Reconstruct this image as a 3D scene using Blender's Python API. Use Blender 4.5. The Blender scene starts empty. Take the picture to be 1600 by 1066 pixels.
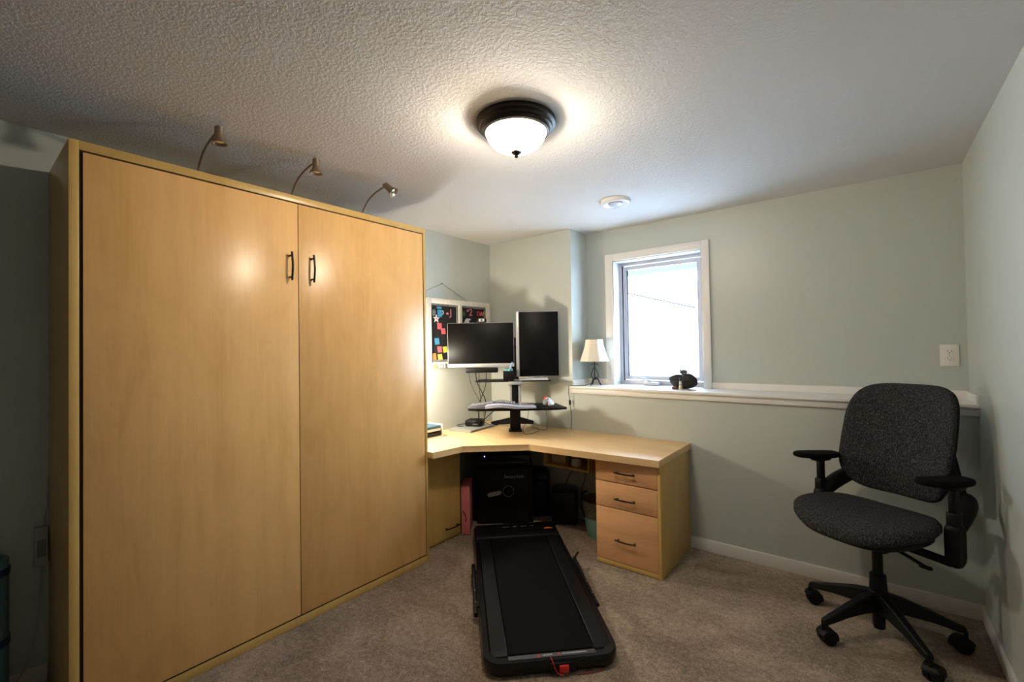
import bpy, bmesh, math, random
from mathutils import Vector, Matrix, Euler
random.seed(7)
S = bpy.context.scene
COL = S.collection
PI = math.pi
H = 2.4823      # ceiling height
XB, REC, XW = 0.928, 0.2806, 3.375
ZL = 1.125      # ledge height

# ------------------------------------------------------------------ camera
cam_d = bpy.data.cameras.new('camera')
cam = bpy.data.objects.new('camera', cam_d); COL.objects.link(cam)
YAW, PITCH, ROLL = 0.66993, 0.015822, -0.016017
fwd = Vector((-math.sin(YAW)*math.cos(PITCH), math.cos(YAW)*math.cos(PITCH), math.sin(PITCH)))
r0 = Vector((math.cos(YAW), math.sin(YAW), 0)); u0 = r0.cross(fwd)
rr = r0*math.cos(ROLL)+u0*math.sin(ROLL); uu = -r0*math.sin(ROLL)+u0*math.cos(ROLL)
m = Matrix((rr, uu, -fwd)).transposed().to_4x4()
m.translation = Vector((2.92668, -3.35695, 1.45756))
cam.matrix_world = m
cam_d.sensor_fit = 'HORIZONTAL'; cam_d.sensor_width = 36
cam_d.lens = 701.496/1600*36
cam_d.clip_start = 0.02; cam_d.clip_end = 200
S.camera = cam

# ------------------------------------------------------------------ view, sky, daylight
S.view_settings.view_transform = 'Standard'
S.view_settings.look = 'None'
S.view_settings.gamma = 1
S.view_settings.use_curve_mapping = False
S.view_settings.exposure = 1.62
SKY = 7.5
LAMP = 8
BULB = 15.5
DESKLAMP = 12
w = bpy.data.worlds.new('sky'); S.world = w; w.use_nodes = True
nt = w.node_tree; nt.nodes.clear()
bg = nt.nodes.new('ShaderNodeBackground'); wo = nt.nodes.new('ShaderNodeOutputWorld')
tc = nt.nodes.new('ShaderNodeTexCoord'); sp = nt.nodes.new('ShaderNodeSeparateXYZ'); rp = nt.nodes.new('ShaderNodeValToRGB')
rp.color_ramp.elements[0].position = 0.0; rp.color_ramp.elements[0].color = (.70, .86, 1, 1)
rp.color_ramp.elements[1].position = 0.8; rp.color_ramp.elements[1].color = (0.52, 0.72, 1, 1)
nt.links.new(tc.outputs['Generated'], sp.inputs[0]); nt.links.new(sp.outputs['Z'], rp.inputs[0])
nt.links.new(rp.outputs[0], bg.inputs[0])
dp = nt.nodes.new('ShaderNodeVectorMath'); dp.operation = 'DOT_PRODUCT'; dp.inputs[1].default_value = (.15, .95, .25)
nt.links.new(tc.outputs['Generated'], dp.inputs[0])
mr = nt.nodes.new('ShaderNodeMapRange'); mr.inputs[1].default_value = .3; mr.inputs[2].default_value = 1.0; mr.inputs[3].default_value = SKY; mr.inputs[4].default_value = SKY*1.7
nt.links.new(dp.outputs['Value'], mr.inputs[0]); nt.links.new(mr.outputs[0], bg.inputs[1])
nt.links.new(bg.outputs[0], wo.inputs[0])
# light portal in the window opening (guides sampling of the sky, gives no light of its own)
pd = bpy.data.lights.new('window_portal', 'AREA'); pd.shape = 'RECTANGLE'; pd.size = 0.72; pd.size_y = 1.06
pd.cycles.is_portal = True
po = bpy.data.objects.new('window_portal', pd); COL.objects.link(po)
po.location = (1.56, 0.47, 1.66); po.rotation_euler = (-PI/2, 0, 0)

# ------------------------------------------------------------------ materials
def mat(name, col, rough=0.5, metal=0.0, emis=None, estr=0.0, spec=None, coat=0.0, sheen=0.0):
    m = bpy.data.materials.new(name); m.use_nodes = True
    b = m.node_tree.nodes['Principled BSDF']
    b.inputs['Base Color'].default_value = (*col, 1); b.inputs['Roughness'].default_value = rough
    b.inputs['Metallic'].default_value = metal
    if spec is not None: b.inputs['Specular IOR Level'].default_value = spec
    if coat: b.inputs['Coat Weight'].default_value = coat; b.inputs['Coat Roughness'].default_value = .15
    if sheen: b.inputs['Sheen Weight'].default_value = sheen
    if emis: b.inputs['Emission Color'].default_value = (*emis, 1); b.inputs['Emission Strength'].default_value = estr
    return m
def N(m, t, **kw):
    n = m.node_tree.nodes.new(t)
    for k, v in kw.items(): n.inputs[k].default_value = v
    return n
def L(m, a, b): m.node_tree.links.new(a, b)
def coords(m, scale=(1, 1, 1), rot=(0, 0, 0)):
    t = N(m, 'ShaderNodeTexCoord'); mp = N(m, 'ShaderNodeMapping'); mp.inputs['Scale'].default_value = scale
    mp.inputs['Rotation'].default_value = rot
    L(m, t.outputs['Object'], mp.inputs[0]); return mp.outputs[0]
def ramp(m, fac, stops):
    r = N(m, 'ShaderNodeValToRGB'); e = r.color_ramp.elements
    while len(e) < len(stops): e.new(0.5)
    for i, (p, c) in enumerate(stops): e[i].position = p; e[i].color = (*c, 1)
    L(m, fac, r.inputs[0]); return r.outputs[0]
def bump(m, h, strength, dist):
    b = N(m, 'ShaderNodeBump'); b.inputs['Strength'].default_value = strength; b.inputs['Distance'].default_value = dist
    L(m, h, b.inputs['Height']); L(m, b.outputs[0], m.node_tree.nodes['Principled BSDF'].inputs['Normal'])
    return b
def noise(m, vec, scale, detail=2, rough=.5, dist=0):
    n = N(m, 'ShaderNodeTexNoise'); n.inputs['Scale'].default_value = scale; n.inputs['Detail'].default_value = detail
    n.inputs['Roughness'].default_value = rough; n.inputs['Distortion'].default_value = dist
    L(m, vec, n.inputs['Vector']); return n.outputs[0]
def noisy(name, col, var, scale, rough, bstr=0.0, bdist=.001, detail=2, **kw):
    m = mat(name, col, rough, **kw); v = coords(m); f = noise(m, v, scale, detail)
    lo = tuple(max(0, c*(1-var)) for c in col); hi = tuple(min(1, c*(1+var)) for c in col)
    L(m, ramp(m, f, [(.3, lo), (.7, hi)]), m.node_tree.nodes['Principled BSDF'].inputs['Base Color'])
    if bstr: bump(m, f, bstr, bdist)
    return m
def wood(name, base, grain, axis='z', rough=.33, patch=1.0, spec=.5):
    m = mat(name, base, rough, spec=spec)
    k = {'z': (6, 6, 1.7), 'x': (1.7, 6, 6), 'y': (6, 1.7, 6)}[axis]
    kb = {'z': (9, 9, .08), 'x': (.08, 9, 9), 'y': (9, .08, 9)}[axis]
    v = coords(m, k)
    n1 = noise(m, v, 1.1, 6, .62, 1.6)                 # broad figure
    k2 = {'z': (60, 60, 2.2), 'x': (2.2, 60, 60), 'y': (60, 2.2, 60)}[axis]
    n2 = noise(m, coords(m, k2), 1.5, 3, .6, .2)     # fine streaks
    n3 = noise(m, coords(m, kb), 1.0, 1, .5, 0)
    m0 = N(m, 'ShaderNodeMix'); m0.data_type = 'FLOAT'; m0.inputs[0].default_value = .38
    L(m, n1, m0.inputs[2]); L(m, n3, m0.inputs[3])
    mx = N(m, 'ShaderNodeMix'); mx.data_type = 'FLOAT'; mx.inputs[0].default_value = .20
    L(m, m0.outputs[0], mx.inputs[2]); L(m, n2, mx.inputs[3])
    d = tuple(b*g for b, g in zip(base, grain)); l = tuple(min(1, b*1.08) for b in base)
    L(m, ramp(m, mx.outputs[0], [(.36, d), (.5, base), (.63, l)]), m.node_tree.nodes['Principled BSDF'].inputs['Base Color'])
    bump(m, n2, .04, .0005)
    return m

SAGE = (.505, .545, .515)
M = {}
def wallmat(name):
    m = mat(name, SAGE, .38, spec=.45); v = coords(m)
    bump(m, noise(m, v, 160, 3), .10, .0006); return m
M['wall'] = wallmat('sage_paint')
m = mat('ceiling_texture', (.655, .65, .64), .85); v = coords(m)
n1 = noise(m, v, 78, 4, .55, .4)
rp_ = ramp(m, n1, [(.42, (0, 0, 0)), (.60, (1, 1, 1))])
bump(m, rp_, .48, .0017); M['ceiling'] = m
m = mat('carpet', (.27, .215, .17), .95, sheen=.3); v = coords(m)
a = noise(m, v, 130, 3, .75); b_ = noise(m, v, 2.2, 3, .6, 1.2); c_ = noise(m, v, 38, 3, .7)
mx = N(m, 'ShaderNodeMix'); mx.data_type = 'FLOAT'; mx.inputs[0].default_value = .40; L(m, a, mx.inputs[2]); L(m, b_, mx.inputs[3])
mx2 = N(m, 'ShaderNodeMix'); mx2.data_type = 'FLOAT'; mx2.inputs[0].default_value = .28; L(m, mx.outputs[0], mx2.inputs[2]); L(m, c_, mx2.inputs[3])
L(m, ramp(m, mx2.outputs[0], [(.40, (.090, .060, .036)), (.5, (.250, .184, .126)), (.60, (.47, .365, .265))]), m.node_tree.nodes['Principled BSDF'].inputs['Base Color'])
bump(m, mx2.outputs[0], .9, .012); M['carpet'] = m
M['trim'] = mat('white_trim_paint', (.78, .765, .74), .35)
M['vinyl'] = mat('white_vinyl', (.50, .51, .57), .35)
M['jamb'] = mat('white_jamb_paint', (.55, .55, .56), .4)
M['doorwood'] = wood('maple_door_veneer', (.78, .455, .170), (.90, .85, .77), 'z', .30, spec=.4)
M['carcass'] = wood('maple_carcass', (.60, .385, .12), (.90, .88, .82), 'z', .32)
M['desktop'] = wood('maple_desktop', (.83, .57, .29), (.90, .86, .8), 'x', .45, spec=.35)
M['drawerwood'] = wood('maple_drawer_front', (.72, .395, .19), (.86, .80, .74), 'x', .35)
M['cherry'] = wood('reddish_wood', (.24, .10, .05), (.8, .8, .8), 'x', .4)
M['gap'] = mat('black_and_gap_shade', (.012, .008, .006), .8)  # near black, for dark items and as painted shade inside seams
M['blackmetal'] = mat('black_iron', (.012, .011, .011), .35, .6)
M['bronze'] = noisy('oil_rubbed_bronze', (.018, .014, .012), .25, 30, .38, metal=.5)
M['nickel'] = mat('brushed_nickel', (.33, .27, .22), .38, .9)
M['chrome'] = mat('chrome', (.8, .8, .8), .15, 1)
M['plastic'] = noisy('black_plastic', (.006, .006, .0065), .15, 300, .45, .08, .0004, spec=.2)
M['gloss'] = mat('gloss_black', (.005, .005, .006), .28, spec=.3)
M['rubber'] = noisy('treadmill_belt', (.0045, .0045, .0045), .3, 500, .75, .3, .0004, spec=.07)
M['screen'] = mat('screen_glass', (.004, .004, .0045), .38, spec=.13)
M['silver'] = mat('silver_plastic', (.50, .50, .52), .35, .35)
M['alu'] = mat('aluminium', (.42, .43, .41), .4, .25)
M['whiteplastic'] = mat('white_plastic', (.78, .78, .80), .35)
M['outlet'] = mat('outlet_plastic', (.80, .78, .72), .35)
M['ledge_white'] = M['trim']
M['fabric'] = None
m = mat('grey_fabric', (.05, .05, .052), .95, spec=.1); v = coords(m)
f = noise(m, v, 420, 2, .7); g_ = noise(m, coords(m, (1, 1, .35)), 210, 2, .8)
mx = N(m, 'ShaderNodeMix'); mx.data_type = 'FLOAT'; mx.inputs[0].default_value = .5; L(m, f, mx.inputs[2]); L(m, g_, mx.inputs[3])
L(m, ramp(m, mx.outputs[0], [(.42, (.012, .012, .013)), (.52, (.030, .030, .033)), (.62, (.12, .12, .125))]), m.node_tree.nodes['Principled BSDF'].inputs['Base Color'])
bump(m, mx.outputs[0], .5, .0015); M['fabric'] = m
m = bpy.data.materials.new('lit_frosted_glass'); m.use_nodes = True; t = m.node_tree; t.nodes.clear()
o_ = t.nodes.new('ShaderNodeOutputMaterial'); tr = t.nodes.new('ShaderNodeBsdfTransparent'); em = t.nodes.new('ShaderNodeEmission')
em.inputs[0].default_value = (1.0, .84, .62, 1); em.inputs[1].default_value = LAMP; tr.inputs[0].default_value = (.8, .78, .74, 1)
ms = t.nodes.new('ShaderNodeMixShader'); ms.inputs[0].default_value = .5
t.links.new(tr.outputs[0], ms.inputs[1]); t.links.new(em.outputs[0], ms.inputs[2]); t.links.new(ms.outputs[0], o_.inputs[0]); M['bowl'] = m
M['shade'] = noisy('cream_fabric', (.82, .77, .66), .05, 200, .9)
M['board'] = noisy('chalkboard_fabric', (.012, .012, .014), .3, 60, .9)
M['boardedge'] = noisy('grey_weathered_wood', (.20, .20, .19), .3, 30, .8)
M['whitewood'] = noisy('white_painted_wood', (.78, .75, .68), .06, 40, .55)
def flat(n, c, r=.6, **k): M[n] = mat(n, c, r, **k)
flat('note_pink', (.85, .16, .20)); flat('note_blue', (.08, .33, .62)); flat('note_orange', (.92, .25, .05)); flat('note_lime', (.62, .68, .10))
flat('magnet_blue', (.04, .28, .55)); flat('magnet_pink', (.62, .20, .24)); flat('magnet_red', (.65, .04, .08)); flat('magnet_green', (.05, .14, .06))
flat('magnet_white', (.7, .7, .72)); flat('orange', (.95, .22, .04)); flat('red', (.70, .02, .015), .35); flat('mint', (.24, .50, .44), .45)
flat('teal', (.10, .42, .42)); flat('lightblue', (.32, .45, .75)); flat('darkred', (.16, .035, .03)); flat('midgrey', (.22, .22, .23)); flat('keygrey', (.24, .24, .26), .4); flat('keybody', (.10, .10, .115), .4); flat('navy', (.015, .03, .09), .6); flat('matblue', (.10, .20, .26), .7)
flat('pinkbox', (.62, .17, .17), .7); flat('bookblue', (.05, .13, .18)); flat('paper', (.72, .72, .74), .7); flat('yellowbox', (.50, .42, .18), .7)
flat('led', (.05, .05, .3), .4, emis=(.25, .3, 1.0), estr=3.0); flat('labelgrey', (.42, .42, .42), .5); flat('darkgrey', (.06, .06, .065), .5)
flat('palm', (.40, .43, .55), .4); flat('safehandle', (.42, .40, .37), .4); flat('roof', (.010, .0095, .010), .9); flat('siding', (.75, .76, .78), .9); flat('leafgrey', (.10, .13, .12), .7)
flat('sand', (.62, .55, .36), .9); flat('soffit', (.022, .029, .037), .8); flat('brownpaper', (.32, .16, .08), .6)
M['rock'] = noisy('dark_rock', (.022, .020, .019), .6, 60, .8, .9, .004, 5)
M['redrock'] = noisy('red_stone', (.10, .03, .03), .9, 120, .5)
M['pattern'] = noisy('patterned_sleeve', (.16, .17, .155), .7, 90, .7)
M['ground'] = noisy('snowy_ground', (.78, .80, .82), .06, 3, .9)
# window pane: clear with a thin reflection
m = bpy.data.materials.new('window_glass'); m.use_nodes = True; t = m.node_tree; t.nodes.clear()
o_ = t.nodes.new('ShaderNodeOutputMaterial'); tr = t.nodes.new('ShaderNodeBsdfTransparent'); gl = t.nodes.new('ShaderNodeBsdfGlossy')
gl.inputs['Roughness'].default_value = .02; ms = t.nodes.new('ShaderNodeMixShader'); ms.inputs[0].default_value = .06
t.links.new(tr.outputs[0], ms.inputs[1]); t.links.new(gl.outputs[0], ms.inputs[2]); t.links.new(ms.outputs[0], o_.inputs[0]); M['glass'] = m

# ------------------------------------------------------------------ mesh helpers
class MB:
    def __init__(s): s.v = []; s.f = []
    def add(s, vs, fs, mtx=None):
        o = len(s.v)
        s.v += [tuple(mtx @ Vector(v)) if mtx else tuple(v) for v in vs]
        s.f += [tuple(i+o for i in f) for f in fs]; return s
    def box(s, x0, x1, y0, y1, z0, z1, bev=0, mtx=None, seg=2):
        x0, x1 = min(x0, x1), max(x0, x1); y0, y1 = min(y0, y1), max(y0, y1); z0, z1 = min(z0, z1), max(z0, z1)
        vs = [(x, y, z) for x in (x0, x1) for y in (y0, y1) for z in (z0, z1)]
        fs = [(0, 1, 3, 2), (4, 6, 7, 5), (0, 4, 5, 1), (2, 3, 7, 6), (0, 2, 6, 4), (1, 5, 7, 3)]
        if bev:
            bm = bmesh.new(); bv = [bm.verts.new(v) for v in vs]
            for f in fs: bm.faces.new([bv[i] for i in f])
            bmesh.ops.bevel(bm, geom=list(bm.edges), offset=bev, segments=seg, profile=.5, affect='EDGES')
            bm.verts.index_update(); vs = [v.co[:] for v in bm.verts]; fs = [[v.index for v in f.verts] for f in bm.faces]; bm.free()
        return s.add(vs, fs, mtx)
    def cyl(s, p0, p1, r0, r1=None, seg=20, cap=True):
        r1 = r0 if r1 is None else r1
        p0, p1 = Vector(p0), Vector(p1); d = (p1-p0).normalized()
        a = d.orthogonal().normalized(); b = d.cross(a)
        vs = []; fs = []
        for p, r in ((p0, r0), (p1, r1)):
            for i in range(seg): t = 2*PI*i/seg; vs.append(p+(a*math.cos(t)+b*math.sin(t))*r)
        for i in range(seg): j = (i+1) % seg; fs.append((i, j, j+seg, i+seg))
        if cap: fs.append(tuple(range(seg))[::-1]); fs.append(tuple(range(seg, 2*seg)))
        return s.add(vs, fs)
    def tube(s, pts, r, seg=10, smooth=4, flat=1.0):
        P = [Vector(p) for p in pts]
        if smooth and len(P) > 2:
            Q = []
            for i in range(len(P)-1):
                a, b, c, d = P[max(0, i-1)], P[i], P[i+1], P[min(len(P)-1, i+2)]
                for k in range(smooth):
                    t = k/smooth; Q.append(.5*((2*b)+(c-a)*t+(2*a-5*b+4*c-d)*t*t+(3*b-a-3*c+d)*t**3))
            Q.append(P[-1]); P = Q
        vs = []; fs = []; n = len(P); a = None
        for i, p in enumerate(P):
            d = (P[min(i+1, n-1)]-P[max(i-1, 0)]).normalized()
            if a is None: a = d.orthogonal().normalized()
            a = (a-d*a.dot(d)).normalized(); b = d.cross(a)
            rad = r(i/(n-1)) if callable(r) else r
            for k in range(seg): t = 2*PI*k/seg; vs.append(p+a*math.cos(t)*rad+b*math.sin(t)*rad*flat)
        for i in range(n-1):
            for k in range(seg): j = (k+1) % seg; fs.append((i*seg+k, i*seg+j, (i+1)*seg+j, (i+1)*seg+k))
        fs.append(tuple(range(seg))[::-1]); fs.append(tuple(range((n-1)*seg, n*seg)))
        return s.add(vs, fs)
    def lathe(s, prof, c=(0, 0, 0), seg=32, mtx=None, close=False):
        vs = []; fs = []; n = len(prof)
        for r, z in prof:
            for k in range(seg): t = 2*PI*k/seg; vs.append((c[0]+r*math.cos(t), c[1]+r*math.sin(t), c[2]+z))
        for i in range(n-1):
            for k in range(seg): j = (k+1) % seg; fs.append((i*seg+k, i*seg+j, (i+1)*seg+j, (i+1)*seg+k))
        if close:
            for k in range(seg): j = (k+1) % seg; fs.append(((n-1)*seg+k, (n-1)*seg+j, j, k))
        else:
            if prof[0][0] > 1e-6: fs.append(tuple(range(seg))[::-1])
            if prof[-1][0] > 1e-6: fs.append(tuple(range((n-1)*seg, n*seg)))
        return s.add(vs, fs, mtx)
    def prism(s, poly, z0, z1, bev=0, mtx=None):
        n = len(poly); vs = [(x, y, z0) for x, y in poly]+[(x, y, z1) for x, y in poly]
        fs = [tuple(range(n))[::-1], tuple(range(n, 2*n))]+[(i, (i+1) % n, (i+1) % n+n, i+n) for i in range(n)]
        if bev:
            bm = bmesh.new(); bv = [bm.verts.new(v) for v in vs]
            for f in fs: bm.faces.new([bv[i] for i in f])
            bmesh.ops.bevel(bm, geom=list(bm.edges), offset=bev, segments=2, profile=.5, affect='EDGES')
            bm.verts.index_update(); vs = [v.co[:] for v in bm.verts]; fs = [[v.index for v in f.verts] for f in bm.faces]; bm.free()
        return s.add(vs, fs, mtx)
    def ball(s, c, r, seg=20, rings=12, mtx=None):
        if not isinstance(r, tuple): r = (r, r, r)
        prof = [(math.sin(PI*i/rings), -math.cos(PI*i/rings)) for i in range(rings+1)]
        vs = []; fs = []
        for a, z in prof:
            for k in range(seg): t = 2*PI*k/seg; vs.append((c[0]+r[0]*a*math.cos(t), c[1]+r[1]*a*math.sin(t), c[2]+r[2]*z))
        for i in range(rings):
            for k in range(seg): j = (k+1) % seg; fs.append((i*seg+k, i*seg+j, (i+1)*seg+j, (i+1)*seg+k))
        return s.add(vs, fs, mtx)
    def slab(s, outline, h, rim, deform=None, dome=0.0, mtx=None):
        """soft cushion: closed outline in xy, thickness h, rounded rim; deform maps (x,y,z)->xyz"""
        cx = sum(p[0] for p in outline)/len(outline); cy = sum(p[1] for p in outline)/len(outline)
        R = max(math.hypot(p[0]-cx, p[1]-cy) for p in outline)
        rings = []
        inner = 1-rim/R
        for k in (.12, .3, .5, .7, .85): rings.append((inner*k, h/2+dome*(1-k*k)))
        for i in range(6):
            t = PI*i/5; rings.append((inner+(1-inner)*math.sin(t), math.cos(t)*h/2))
        for k in (.85, .7, .5, .3, .12): rings.append((inner*k, -h/2))
        n = len(outline); vs = [(cx, cy, h/2+dome)]; fs = []
        for k, z in rings:
            for x, y in outline: vs.append((cx+(x-cx)*k, cy+(y-cy)*k, z))
        vs.append((cx, cy, -h/2))
        for i in range(n): fs.append((0, 1+i, 1+(i+1) % n))
        for q in range(len(rings)-1):
            for i in range(n): j = (i+1) % n; fs.append((1+q*n+i, 1+(q+1)*n+i, 1+(q+1)*n+j, 1+q*n+j))
        e = len(vs)-1; q = len(rings)-1
        for i in range(n): fs.append((e, 1+q*n+(i+1) % n, 1+q*n+i))
        if deform: vs = [deform(*v) for v in vs]
        return s.add(vs, fs, mtx)
    def obj(s, name, m, parent=None, angle=35, bevel=0):
        me = bpy.data.meshes.new(name); me.from_pydata([tuple(v) for v in s.v], [], s.f)
        bm = bmesh.new(); bm.from_mesh(me); bmesh.ops.remove_doubles(bm, verts=bm.verts, dist=1e-6)
        bmesh.ops.recalc_face_normals(bm, faces=bm.faces); bm.to_mesh(me); bm.free()
        me.polygons.foreach_set('use_smooth', [True]*len(me.polygons))
        me.set_sharp_from_angle(angle=math.radians(angle))
        me.materials.append(M[m] if isinstance(m, str) else m)
        o = bpy.data.objects.new(name, me); COL.objects.link(o)
        if parent is not None: o.parent = parent
        if bevel:
            b = o.modifiers.new('bevel', 'BEVEL'); b.width = bevel; b.segments = 2; b.limit_method = 'ANGLE'
        return o
def rot(axis, a, piv=(0, 0, 0)):
    p = Vector(piv); return Matrix.Translation(p) @ Matrix.Rotation(a, 4, axis) @ Matrix.Translation(-p)
def T(x, y, z): return Matrix.Translation((x, y, z))
def rrect(w, h, r, n=6, c=(0, 0)):
    """rounded rectangle outline"""
    pts = []
    for (sx, sy, a0) in ((1, 1, 0), (-1, 1, PI/2), (-1, -1, PI), (1, -1, 1.5*PI)):
        for i in range(n+1):
            a = a0+PI/2*i/n; pts.append((c[0]+sx*(w/2-r)+r*math.cos(a), c[1]+sy*(h/2-r)+r*math.sin(a)))
    return pts
def thing(name, label, cat, loc=(0, 0, 0), rz=0, group=None):
    o = bpy.data.objects.new(name, None); COL.objects.link(o); o.empty_display_size = .1
    o.location = loc; o.rotation_euler = (0, 0, rz); o['label'] = label; o['category'] = cat
    if group: o['group'] = group
    return o
def tag(o, label, cat, group=None, loc=None, rz=0):
    o['label'] = label; o['category'] = cat
    if group: o['group'] = group
    if loc: o.location = loc; o.rotation_euler = (0, 0, rz)
    return o
def struct(o, label=None):
    o['kind'] = 'structure'
    if label: o['label'] = label
    return o
def text(name, body, size, m, parent, mtx, depth=.0008, shear=0, spacing=1):
    cu = bpy.data.curves.new(name, 'FONT'); cu.body = body; cu.size = size; cu.extrude = depth; cu.shear = shear
    cu.align_x = 'CENTER'; cu.align_y = 'CENTER'; cu.space_character = spacing; cu.resolution_u = 3
    tmp = bpy.data.objects.new(name+'_tmp', cu); COL.objects.link(tmp)
    dg = bpy.context.evaluated_depsgraph_get(); me = bpy.data.meshes.new_from_object(tmp.evaluated_get(dg))
    bpy.data.objects.remove(tmp); bpy.data.curves.remove(cu)
    me.name = name; me.transform(mtx); me.materials.clear(); me.materials.append(M[m])
    o = bpy.data.objects.new(name, me); COL.objects.link(o)
    if parent is not None: o.parent = parent
    return o
def copy_tree(root, loc, rz=None, label=None):
    def cp(o, par):
        c = o.copy(); COL.objects.link(c); c.parent = par
        for ch in [x for x in bpy.data.objects if x.parent == o]: cp(ch, c)
        return c
    r = cp(root, None); r.location = loc
    if rz is not None: r.rotation_euler = (0, 0, rz)
    if label: r['label'] = label
    return r

# ================================================================== THE ROOM
YF = -7.2      # wall behind the camera
TW = .12
struct(MB().box(-TW, XW+TW, YF-TW, .0, -.1, 0).obj('floor', 'carpet'), 'taupe cut pile carpet')
struct(MB().box(-TW, XW+TW, YF-TW, REC+TW+.06, H, H+.12).obj('ceiling', 'ceiling'), 'white textured ceiling')
struct(MB().box(-TW, 0, YF, REC, 0, H).obj('wall_left', 'wall'))
# back wall: full height pier in the corner, low ledge wall, and the recessed upper wall with the window opening
struct(MB().box(-TW, XB, 0, REC+.18, 0, H).box(XB, XW, 0, REC+.18, 0, ZL-.02).obj('wall_back', 'wall'), 'sage green wall with thick lower ledge')
WX0, WX1, WZ1, WZ0 = 1.175, 1.945, 2.215, ZL
yb0, yb1 = REC, REC+.18
struct(MB().box(XB, WX0, yb0, yb1, ZL-.02, H).box(WX1, XW+TW, yb0, yb1, ZL-.02, H).box(WX0, WX1, yb0, yb1, WZ1, H).obj('wall_recess', 'wall'), 'recessed upper wall around the window')
struct(MB().box(XW, XW+TW, YF, REC+.18, 0, H).obj('wall_right', 'wall'))
struct(MB().box(-TW, XW+TW, YF-TW, YF, 0, H).obj('wall_front', 'wall'))
# baseboards
def base_x(n, x0, x1, y, h=.082, t=.014):
    struct(MB().box(x0, x1, y-t, y, 0, h, .003).obj(n, 'trim'))
base_x('baseboard_back', .0, XW, 0)
struct(MB().box(XW-.014, XW, YF, -.014, 0, .082, .003).obj('baseboard_right', 'trim'))
struct(MB().box(0, .014, YF, -3.07, 0, .082, .003).obj('baseboard_left', 'trim'))
base_x('baseboard_front', .014, XW-.014, YF+.014)
# ledge: sill board, apron below it and the low upstands around its back
struct(MB().box(XB-.03, XW, -.035, 0, ZL-.02, ZL, .004).box(XB, XW, -.001, REC, ZL-.02, ZL).box(WX0, WX1, REC-.001, REC+.1, ZL-.02, ZL).obj('trim_1', 'trim'), 'white ledge board along the wall')
struct(MB().box(XB-.018, XW, -.017, 0, ZL-.062, ZL-.02, .003).obj('trim_2', 'trim'), 'white apron strip under the ledge')
struct(MB().box(XB+.0005, XB+.012, 0, REC-.0145, ZL+.0003, ZL+.047).box(XB+.0005, 1.119, REC-.014, REC, ZL, ZL+.047, .002).box(1.991, XW-.012, REC-.014, REC, ZL, ZL+.047, .002).box(XW-.013, XW, -.03, REC, ZL, ZL+.047, .002).obj('trim_3', 'trim'), 'low white upstand around the ledge')

# ------------------------------------------------------------------ window
win = bpy.data.objects.new('window_1', None); COL.objects.link(win); win.location = (1.555, REC, ZL); struct(win, 'white framed casement window in the recessed wall')
ox, oy, oz = win.location
def wbox(mb, x0, x1, y0, y1, z0, z1, bev=0): return mb.box(x0-ox, x1-ox, y0-oy, y1-oy, z0-oz, z1-oz, bev)
mb = MB()
wbox(mb, 1.119, 1.192, REC-.018, REC, ZL, 2.266, .003); wbox(mb, 1.932, 1.9906, REC-.018, REC, ZL, 2.266, .003); wbox(mb, 1.192, 1.932, REC-.018, REC, 2.203, 2.266, .003)
wbox(mb, 1.1905, 1.194, REC-.006, REC, ZL, 2.205); wbox(mb, 1.930, 1.9335, REC-.006, REC, ZL, 2.205)
struct(mb.obj('window_casing', 'trim', win))
mb = MB()
wbox(mb, WX0, WX0+.02, REC-.004, REC+.11, ZL, WZ1); wbox(mb, WX1-.02, WX1, REC-.004, REC+.11, ZL, WZ1); wbox(mb, WX0+.02, WX1-.02, REC-.004, REC+.11, WZ1-.02, WZ1)
struct(mb.obj('window_jamb', 'jamb', win))
mb = MB(); fx0, fx1, fz0, fz1 = WX0, WX1, ZL-.01, WZ1; t = .035
def ring(mb, x0, x1, z0, z1, t, y0, y1, b=.003):
    wbox(mb, x0, x0+t, y0, y1, z0, z1, b); wbox(mb, x1-t, x1, y0, y1, z0, z1, b)
    wbox(mb, x0+t, x1-t, y0, y1, z0, z0+t, b); wbox(mb, x0+t, x1-t, y0, y1, z1-t, z1, b)
ring(mb, fx0, fx1, fz0, fz1, .045, REC+.11, REC+.165)
struct(mb.obj('window_frame', 'vinyl', win))
mb = MB(); ring(mb, fx0+.05, fx1-.05, fz0+.05, fz1-.05, .036, REC+.118, REC+.155, .005)
struct(mb.obj('window_sash', 'vinyl', win))
mb = MB(); wbox(mb, fx0+.08, fx1-.08, REC+.134, REC+.138, fz0+.08, fz1-.08)
struct(mb.obj('window_pane', 'glass', win))
mb = MB()   # folding crank handle on the sill of the frame
wbox(mb, 1.43, 1.55, REC+.03, REC+.11, ZL, ZL+.028, .01)
mb.tube([(1.49-ox, .06, .028), (1.45-ox, .05, .05), (1.40-ox, .04, .062), (1.37-ox, .04, .08)], .007, 8)
struct(mb.obj('window_crank', 'vinyl', win))

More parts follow.
